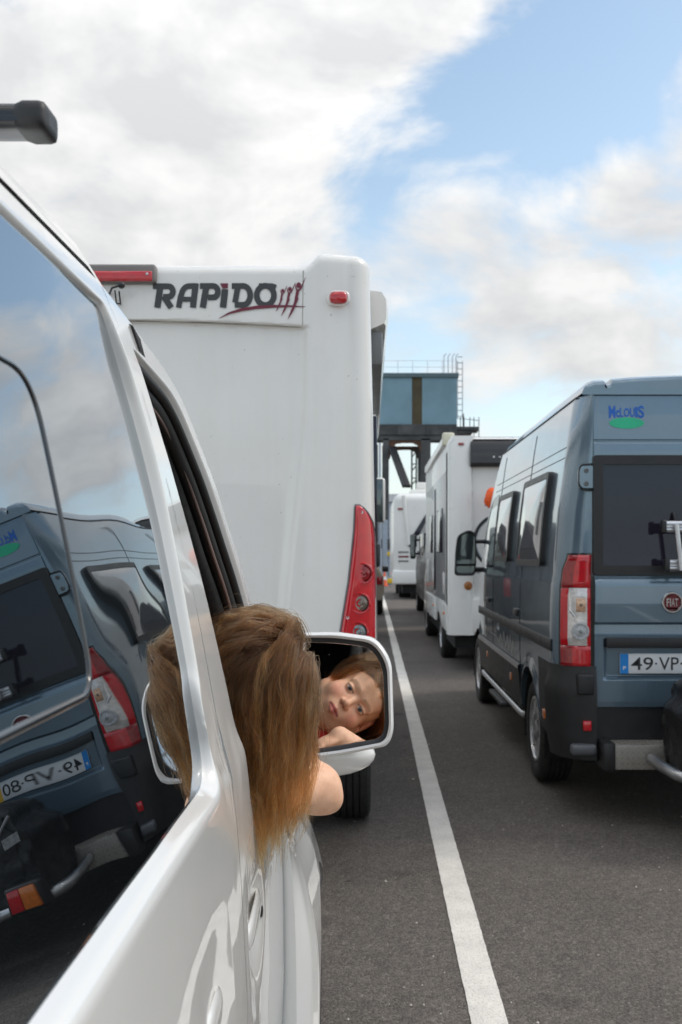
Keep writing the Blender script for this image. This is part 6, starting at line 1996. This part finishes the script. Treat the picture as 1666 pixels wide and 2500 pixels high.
mb = MB(); mb.tube([hd, (hd[0] - .05, WY - .2, hd[2] + .10), (hd[0] - .09, WY - .35, hd[2] + .12)], .012, 8); mb.tube([(hd[0] - .09, WY - .35, hd[2] + .12), (hd[0] - .07, WY - .02, hd[2] + .13)], .012, 8)
mb.tube([(hd[0] - .08, WY - .30, hd[2] + .12), (hd[0] - .42, WY - .3, hd[2] - .06)], .006, 6)
mb.build('handlebar', M['black_plastic'], bike, smooth=60)
mb = MB(); mb.tube([st_, (st_[0] + .02, WY - .2, st_[2] + .12)], .012, 8); mb.box(st_[0] - .12, st_[0] + .14, WY - .27, WY - .13, st_[2] + .12, st_[2] + .17, .03, 3)
mb.build('saddle', M['black_plastic'], bike, smooth=50)
mb = MB(); P = []
oc = Vector((1.47, WY - .28, 2.16))
for th in np.linspace(0, math.pi, 14):
    row = []
    for ph in np.linspace(0, 2 * math.pi, 20, endpoint=False):
        w = 1 + .14 * math.sin(3 * ph + 2 * th) + .09 * math.sin(7 * ph - 4 * th)
        row.append((oc.x + .10 * math.sin(th) * math.cos(ph) * w, oc.y + .09 * math.sin(th) * math.sin(ph) * w, oc.z + .13 * math.cos(th) - .02 * math.sin(2 * ph) * math.sin(th)))
    P.append(row)
mb.grid(P, closed_v=True)
tag(mb.build('orange_cover', M['orange'], None, smooth=60), 'crumpled orange cover over the handlebar of the bicycle on the white motorhome', 'cover')
mb = MB()
for x in (1.45, 2.3): mb.box(x - .02, x + .02, WY - .32, WY + .12, 1.21, 1.25, .005); mb.tube([(x, WY - .24, 1.23), (x, WY + .1, 1.85)], .014, 8)
mb.box(1.2, 2.95, WY - .24, WY - .16, 1.245, 1.285, .01)
mb.build('bike_rack', M['alu'], wm, smooth=40)

# ------------------------------------------------------------------ dark van in front of it
dv = thing('dark_van', 'dark grey van mostly hidden in front of the white motorhome, its mirror sticking out', 'van', (2.1, 24, 0))
mb = MB(); P = []
sec = [(1.20, .40), (1.12, .60), (1.10, 1.2), (1.12, 1.5), (1.18, 1.95), (1.32, 2.25), (1.55, 2.42), (2.1, 2.46)]
sec = sec + [(4.2 - x, z) for x, z in sec[-2::-1]]
for (y, k, o) in ((20.6, .94, .03), (20.7, .985, .01), (21, 1, 0), (25.0, 1, 0), (25.6, .90, .02), (26.4, .62, .06), (27.2, .45, .12), (27.3, .3, .2)):
    P.append([(x + (o if x < 2.1 else -o), y, .40 + (z - .40) * k) for x, z in sec])
mb.grid(P); mb.add(P[0], [tuple(range(len(sec)))]); mb.add(P[-1], [tuple(range(len(sec)))])
mb.build('body', M['dark_van'], dv, smooth=50)
for s in (1, -1):
    q = lambda x: x if s > 0 else 4.2 - x
    wheel(dv, q(1.27), 22.0, .33, .2, -s, M['silver']); wheel(dv, q(1.27), 26.3, .33, .2, -s, M['silver'])
    m_ = MB(); a, b = sorted((q(.955), q(1.10))); m_.box(a, b, 25.0, 25.14, 1.37, 1.99, .05, 3); m_.tube([(q(1.08), 25.1, 1.85), (q(1.2), 25.15, 1.85)], .03, 8); m_.tube([(q(1.08), 25.1, 1.5), (q(1.2), 25.15, 1.5)], .03, 8)
    mr = m_.build('wing_mirror', M['black_plastic'], dv, smooth=50)
    m_ = MB(); a, b = sorted((q(.97), q(1.085))); m_.box(a, b, 24.985, 25.0, 1.42, 1.96, .004); m_.build('mirror_glass', M['mirror_dull'], mr)
    m_ = MB(); a, b = sorted((q(1.115), q(1.16))); m_.box(a, b, 21.5, 24.8, 1.45, 1.95, .01); m_.build('side_window', M['window_glass'], dv, smooth=40)
mb = MB(); mb.box(1.35, 2.85, 20.56, 20.62, 1.45, 2.1, .02); mb.build('rear_window', M['window_glass'], dv, smooth=40)
for x in (1.17, 2.93): mb = MB(); mb.box(x, x + .1, 20.55, 20.66, .9, 1.35, .02); mb.build('tail_lamp', M['red_lens_deep'], dv, smooth=40)

# ------------------------------------------------------------------ far white motorhome
FY = 33.0; FS = FPX / FY
fX = lambda px: (px - VX) / FS
fZ = lambda py: CAM_H - (py - VY) / FS
fm = thing('motorhome', 'farthest white motorhome, boxy with grey stripes, below the blue gantry', 'motorhome', (2.0, FY + 3, 0))
fx0, fx1 = fX(961), fX(961) + 2.5
mb = MB(); mb.box(fx0, fx1, FY, FY + 6.5, .48, fZ(1204), .28, 5)
fb = mb.build('body', M['rv_white_far'], fm, smooth=60)
mb = MB(); mb.tube([(fX(986), FY - .01, fZ(1210)), (fX(990), FY - .03, fZ(1260)), (fX(999), FY - .02, fZ(1330))], .07, 8); mb.build('corner_rib', M['rv_white_far'], fm, smooth=60)
mb = MB()
wl_ = [(fX(1040), fZ(1255)), (fX(1003), fZ(1315)), (fX(998), fZ(1335)), (fX(1075), fZ(1335)), (fX(1075), fZ(1255))]
mb.prism(wl_, lambda u, v, w: (u, FY - .03 + w, v), .06); mb.build('rear_window', M['window_glass'], fm)
for k, (p0, p1) in enumerate(((1346, 1350), (1357, 1361), (1368, 1372))):
    mb = MB(); mb.box(fX(973), fX(998), FY - .012, FY + .02, fZ(p1), fZ(p0)); mb.build('stripe', M['badge_red'] if k == 1 else M['stripe_grey'], fm)
mb = MB(); mb.box(fX(971), fX(985), FY - .02, FY + .02, fZ(1245), fZ(1240), .01); mb.build('marker_lens', M['red_lens_deep'], fm)
mb = MB(); mb.lathe([(.02, .075), (-.02, .07), (-.03, .001)], (fX(990), FY, fZ(1408)), 'Y', 16); mb.build('fog_lamp', M['red_lens_deep'], fm, smooth=40)
mb = MB(); mb.box(fX(957) + .02, fx1 + .02, FY - .03, FY + .3, .50, fZ(1392), .06, 3); mb.build('rear_bumper', M['rv_white_far'], fm, smooth=50)
mb = MB(); mb.box(fX(1005), fX(1060), FY + 1.0, FY + 2.2, fZ(1206), fZ(1190), .05, 3); mb.box(fX(1022), fX(1050), FY + 1.2, FY + 1.9, fZ(1190), fZ(1171), .05, 3)
mb.build('roof_unit', M['rv_white'], fm, smooth=50)
for s in (1, -1):
    x = fx0 + .42 if s > 0 else fx1 - .42
    wheel(fm, x, FY + 1.7, .36, .42, -s, M['silver']); wheel(fm, x - .1 * s, FY + 5.2, .36, .25, -s, M['silver'])
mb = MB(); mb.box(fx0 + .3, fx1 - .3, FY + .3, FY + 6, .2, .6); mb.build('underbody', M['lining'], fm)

# ------------------------------------------------------------------ car and van ahead in our own lane, only their flanks show past the motorhome
car = thing('beige_car', 'beige car peeping out past the right edge of the big white motorhome', 'car', (-.62, 26, 0))
mb = MB(); P = []
sec = [(.22, .38), (.28, .55), (.29, .80), (.27, .98), (.20, 1.10), (.08, 1.40), (-.05, 1.52), (-.62, 1.56)]
sec = sec + [(-1.24 - x, z) for x, z in sec[-2::-1]]
for (y, k) in ((24.0, .80), (24.08, .95), (24.5, 1.0), (26.4, 1.0), (27.0, .78), (27.8, .62), (28.0, .45)):
    P.append([(-.62 + (x + .62) * (1 if k > .5 else .9), y, .38 + (z - .38) * k) for x, z in sec])
mb.grid(P); mb.add(P[0], [tuple(range(len(sec)))]); mb.add(P[-1], [tuple(range(len(sec)))])
mb.build('body', M['beige'], car, smooth=50)
for s in (1, -1):
    q = lambda x: x if s > 0 else -1.24 - x
    wheel(car, q(.17), 24.8, .31, .19, s, M['silver']); wheel(car, q(.17), 27.2, .31, .19, s, M['silver'])
    m_ = MB(); a, b = sorted((q(.27), q(.42))); m_.box(a, b, 26.3, 26.42, 1.02, 1.18, .04, 3); m_.build('wing_mirror', M['black_plastic'], car, smooth=50)
    m_ = MB(); m_.add([(q(.212), 24.6, 1.12), (q(.212), 26.5, 1.12), (q(.105), 26.2, 1.36), (q(.105), 24.8, 1.36)], [(0, 1, 2, 3)]); m_.build('side_window', M['window_glass'], car)
    m_ = MB(); a, b = sorted((q(.10), q(.25))); m_.box(a, b, 23.98, 24.1, .75, .95, .02); m_.build('tail_lamp', M['red_lens_deep'], car, smooth=40)
dk = thing('delivery_van', 'dark-mirrored van further up the left lane, just its mirror in view', 'van', (-1.1, 19, 0))
mb = MB(); mb.box(-2.1, -.10, 16.5, 21.0, .4, 2.3, .15, 4); mb.box(-2.05, -.14, 20.8, 22.0, .4, 1.25, .15, 4)
mb.build('body', M['dark_van'], dk, smooth=50)
for s in (1, -1):
    q = lambda x: x if s > 0 else -2.2 - x
    wheel(dk, q(-.22), 17.4, .33, .2, s, M['silver']); wheel(dk, q(-.22), 21.0, .33, .2, s, M['silver'])
    m_ = MB(); a, b = sorted((q(-.02), q(.165))); m_.box(a, b, 20.2, 20.34, 1.22, 1.72, .06, 3); m_.tube([(q(.0), 20.3, 1.3), (q(-.12), 20.3, 1.3)], .04, 8)
    m_.build('wing_mirror', M['black_plastic'], dk, smooth=50)
mb = MB(); mb.box(-1.9, -.3, 16.46, 16.52, 1.4, 2.0, .02); mb.build('rear_window', M['window_glass'], dk)
for x in (-2.08, -.24): mb = MB(); mb.box(x, x + .12, 16.44, 16.54, .8, 1.3, .02); mb.build('tail_lamp', M['red_lens_deep'], dk, smooth=40)

# ------------------------------------------------------------------ cone and posts at the end of the lanes
cone = thing('traffic_cone', 'orange traffic cone standing at the far end of the lane', 'traffic cone', (at(939, 0, 47)[0], 47, 0))
cx_ = at(939, 0, 47)[0]
mb = MB(); mb.box(cx_ - .2, cx_ + .2, 46.8, 47.2, 0, .04, .01); mb.lathe([(.04, .15), (.70, .03), (.71, .001)], (cx_, 47, 0), 'Z', 18); mb.build('cone_body', M['cone_orange'], cone, smooth=40)
mb = MB(); mb.lathe([(.30, .108), (.45, .080)], (cx_, 47, 0), 'Z', 18); mb.build('reflective_sleeve', M['white_print'], cone, smooth=40)
p1_ = thing('gate_post', 'pale blue-grey steel post rising behind the orange cone', 'post', (at(941, 0, 49)[0], 49, 0))
x = at(941, 0, 49)[0]
mb = MB(); mb.box(x - .13, x + .13, 48.9, 49.1, 0, 3.2, .02); mb.build('post_shaft', M['pale_steel'], p1_); mb = MB(); mb.box(x - .2, x + .2, 48.8, 49.2, 0, .06, .01); mb.build('base_plate', M['steel_dark'], p1_)
p2_ = thing('barrier_post', 'grey barrier post with yellow boxes, left of the farthest white motorhome', 'barrier post', (at(953, 0, 48)[0], 48, 0))
x = at(953, 0, 48)[0]
mb = MB(); mb.box(x - .07, x + .07, 47.93, 48.07, 0, 2.3, .01); mb.build('post_shaft', M['pale_steel'], p2_)
for (za, zb_, mm) in ((1.42, 1.62, 'yellow'), (.10, .34, 'yellow'), (1.75, 2.25, 'steel_dark')):
    mb = MB(); mb.box(x - .14, x + .14, 47.88, 48.12, za, zb_, .03); mb.build('post_box', M[mm], p2_, smooth=40)

# ------------------------------------------------------------------ link-span gantry with its blue machine house
HOIST = simple('black_hoist_paint', (0.02, 0.022, 0.026), 0.6)
GY = 70.0; GS = FPX / GY
gX = lambda px: (px - VX) / GS
gZ = lambda py: CAM_H - (py - VY) / GS
gt = thing('lift_gantry', 'tall steel lift gantry carrying a blue corrugated machine house at the end of the lanes', 'gantry', (gX(1000), GY + 2, 0))
gx0, gx1 = gX(900), gX(1116); gz0, gz1 = gZ(1036), gZ(914)
def corrug(name, x0, x1, z0, z1, y, mat, pitch=.12):
    m_ = MB(); n = int((x1 - x0) / pitch * 4)
    prof = [0, 0, .035, .035]
    cols = [(x0 + (x1 - x0) * i / n, y - prof[i % 4]) for i in range(n + 1)]
    m_.grid([[(x, yy, z) for x, yy in cols] for z in (z0, z1)])
    return m_.build(name, mat, gt)
corrug('cladding_panel', gx0, gX(1006), gz0, gz1, GY, M['corrug_blue'])
corrug('cladding_panel', gX(1031), gx1, gz0, gz1, GY, M['corrug_blue'])
corrug('door_panel', gX(1006), gX(1031), gz0, gz1 - .12, GY + .03, M['corrug_brown'], .2)
mb = MB(); mb.box(gx0, gx1, GY + .06, GY + 6, gz0, gz1)
mb.build('machine_house', M['corrug_blue'], gt)
mb = MB(); mb.box(gx0 - .1, gx1 + .12, GY - .15, GY + 6.1, gz1 - .22, gz1 + .08, .02)
mb.build('roof_flashing', M['roof_slate'], gt)
mb = MB()
for i in range(7):
    x = gx0 + (gx1 - gx0) * i / 6
    mb.tube([(x, GY - .05, gz1), (x, GY - .05, gz1 + .95)], .016, 5)
for z in (.5, .95): mb.tube([(gx0, GY - .05, gz1 + z), (gx1, GY - .05, gz1 + z)], .013, 5)
mb.build('roof_railing', simple('galvanised_rail', (0.58, 0.60, 0.61), 0.6), gt, smooth=60)
mb = MB()
for x in (gx1 + .06, gx1 + .42): mb.tube([(x, GY + .3, gz0 + .5), (x, GY + .3, gz1 + 1.0)], .03, 5)
for i in range(11): z = gz0 + .6 + i * .42; mb.tube([(gx1 + .06, GY + .3, z), (gx1 + .42, GY + .3, z)], .03, 5)
for xx in (-.9, -.6, -.3, -.05): mb.tube([(gx1 + xx, GY + .2, gz1), (gx1 + xx, GY + .2, gz1 + 1.3), (gx1 + xx + .15, GY + .25, gz1 + 1.5)], .03, 5)
mb.build('ladder', simple('galvanised_ladder', (0.34, 0.36, 0.38), 0.6), gt, smooth=60)
mb = MB(); mb.box(gx0, gx1, GY + 4.5, GY + 5, gZ(1062), gz0 - .02, .02); mb.build('main_girder', M['steel_dark'], gt)
mb = MB()
mb.box(gx0, gx1, GY - .1, GY + .5, gZ(1062), gz0 - .02, .02)
for px in (975, 1045, 1100): mb.box(gX(px) - .12, gX(px) + .12, GY - .18, GY - .08, gZ(1062), gz0 - .02)
mb.box(gX(919), gX(1090), GY + .0, GY + .4, gZ(1075), gZ(1060), .02)
mb.build('main_girder', M['steel_dark'], gt)
for px0, px1 in ((1028, 1052), (935, 950)):
    for y in (GY, GY + 4.6):
        mb = MB(); mb.box(gX(px0), gX(px1), y, y + .35, 0, gZ(1070), .02)
        mb.build('column', M['steel_dark'], gt)
mb = MB()
for (a, b) in (((950, 1072), (1028, 1072)),):
    arcp = [(gX(955), gZ(1105)), (gX(958), gZ(1092)), (gX(968), gZ(1083)), (gX(985), gZ(1081)), (gX(1008), gZ(1081)), (gX(1022), gZ(1088)), (gX(1028), gZ(1105)), (gX(1034), gZ(1105)), (gX(1034), gZ(1072)), (gX(948), gZ(1072)), (gX(948), gZ(1105))]
    for y in (GY + .05, GY + 4.65): mb = MB(); mb.prism(arcp, lambda u, v, w, y=y: (u, y + w, v), .25); mb.build('portal_brace', M['rust'], gt)
mb = MB()
for (a, b) in (((950, 1085), (983, 1195)), ((963, 1090), (996, 1195)), ((956, 1088), (990, 1195))):
    mb = MB(); mb.tube([(gX(a[0]), GY + .3, gZ(a[1])), (gX(b[0]), GY - 3, gZ(b[1]))], .13, 6)
    mb.build('hoist_arm', HOIST, gt, smooth=60)
mb = MB()
for px in (1008, 1019):
    mb.tube([(gX(px), GY + 1.5, 0), (gX(px), GY + 1.5, gZ(1085))], .07, 6)
for i in range(18): z = 1 + i * .5; mb.tube([(gX(1008), GY + 1.5, z), (gX(1019), GY + 1.5, z + (.4 if i % 2 else 0))], .045, 5)
mb.build('stair_tower', M['steel_dark'], gt, smooth=60)
mb = MB(); mb.box(gx1 - .1, gX(1171), GY + .1, GY + 2, gZ(1049), gZ(1041)); mb.box(gx1, gX(1155), GY + .2, GY + 1.6, gZ(1057), gZ(1050))
for px in (1125, 1134, 1148, 1158, 1170): mb.tube([(gX(px), GY + .1, gZ(1072 if px > 1150 else 1049)), (gX(px), GY + .1, gZ(1018))], .03, 5)
mb.tube([(gx1, GY + .1, gZ(1021)), (gX(1171), GY + .1, gZ(1026))], .022, 5); mb.tube([(gX(1132), GY + .1, gZ(1041)), (gX(1132), GY + .1, gZ(1010))], .05, 5)
mb.build('side_platform', M['steel_dark'], gt)
# masts and the pale sheds far behind
for k, (px, top, w, yv) in enumerate(((914, 1070, .10, 82), (920, 1085, .16, 84), (928, 1075, .10, 83), (937, 1086, .11, 86), (946, 1098, .08, 87))):
    x, _, z = at(px, top, yv)
    m_ = MB(); m_.tube([(x, yv, 0), (x, yv, z)], [w * 1.2, w * .8], 8); m_.box(x - w * 1.8, x + w * 1.8, yv - w * 1.8, yv + w * 1.8, 0, .08, .01)
    o = m_.build('mast', M['steel_dark'] if k == 1 else M['pale_steel'], None, smooth=60)
    tag(o, ('pale thin mast beside the big motorhome edge, leftmost of five', 'thickest mast, dark steel, second from left of the five', 'tall pale mast in the middle of the five', 'pale mast second from right of the five by the gantry', 'shortest thin pale mast, rightmost of five beside the gantry leg')[k], 'mast', 'masts left of the gantry')
sh = thing('harbour_shed', 'pale harbour shed in the distance behind the masts', 'building', (at(925, 0, 150)[0], 155, 0))
xa, xb = at(890, 0, 150)[0], at(975, 0, 150)[0]; zt = at(0, 1225, 150)[2]
mb = MB(); mb.box(xa, xb, 150, 165, 0, zt); mb.build('shed_walls', M['far_wall'], sh)
mb = MB(); mb.add([(xa - .3, 149.7, zt), (xb + .3, 149.7, zt), (xb + .3, 157, zt + 1.6), (xa - .3, 157, zt + 1.6), (xa - .3, 165.3, zt), (xb + .3, 165.3, zt)], [(0, 1, 2, 3), (3, 2, 5, 4)]); mb.build('shed_roof', M['stripe_grey'], sh)
for i in range(3):
    mb = MB(); x = xa + .7 + i * 1.6; mb.box(x, x + .9, 149.93, 150.02, 2.5, 3.8); mb.build('shed_window', M['window_glass'], sh)
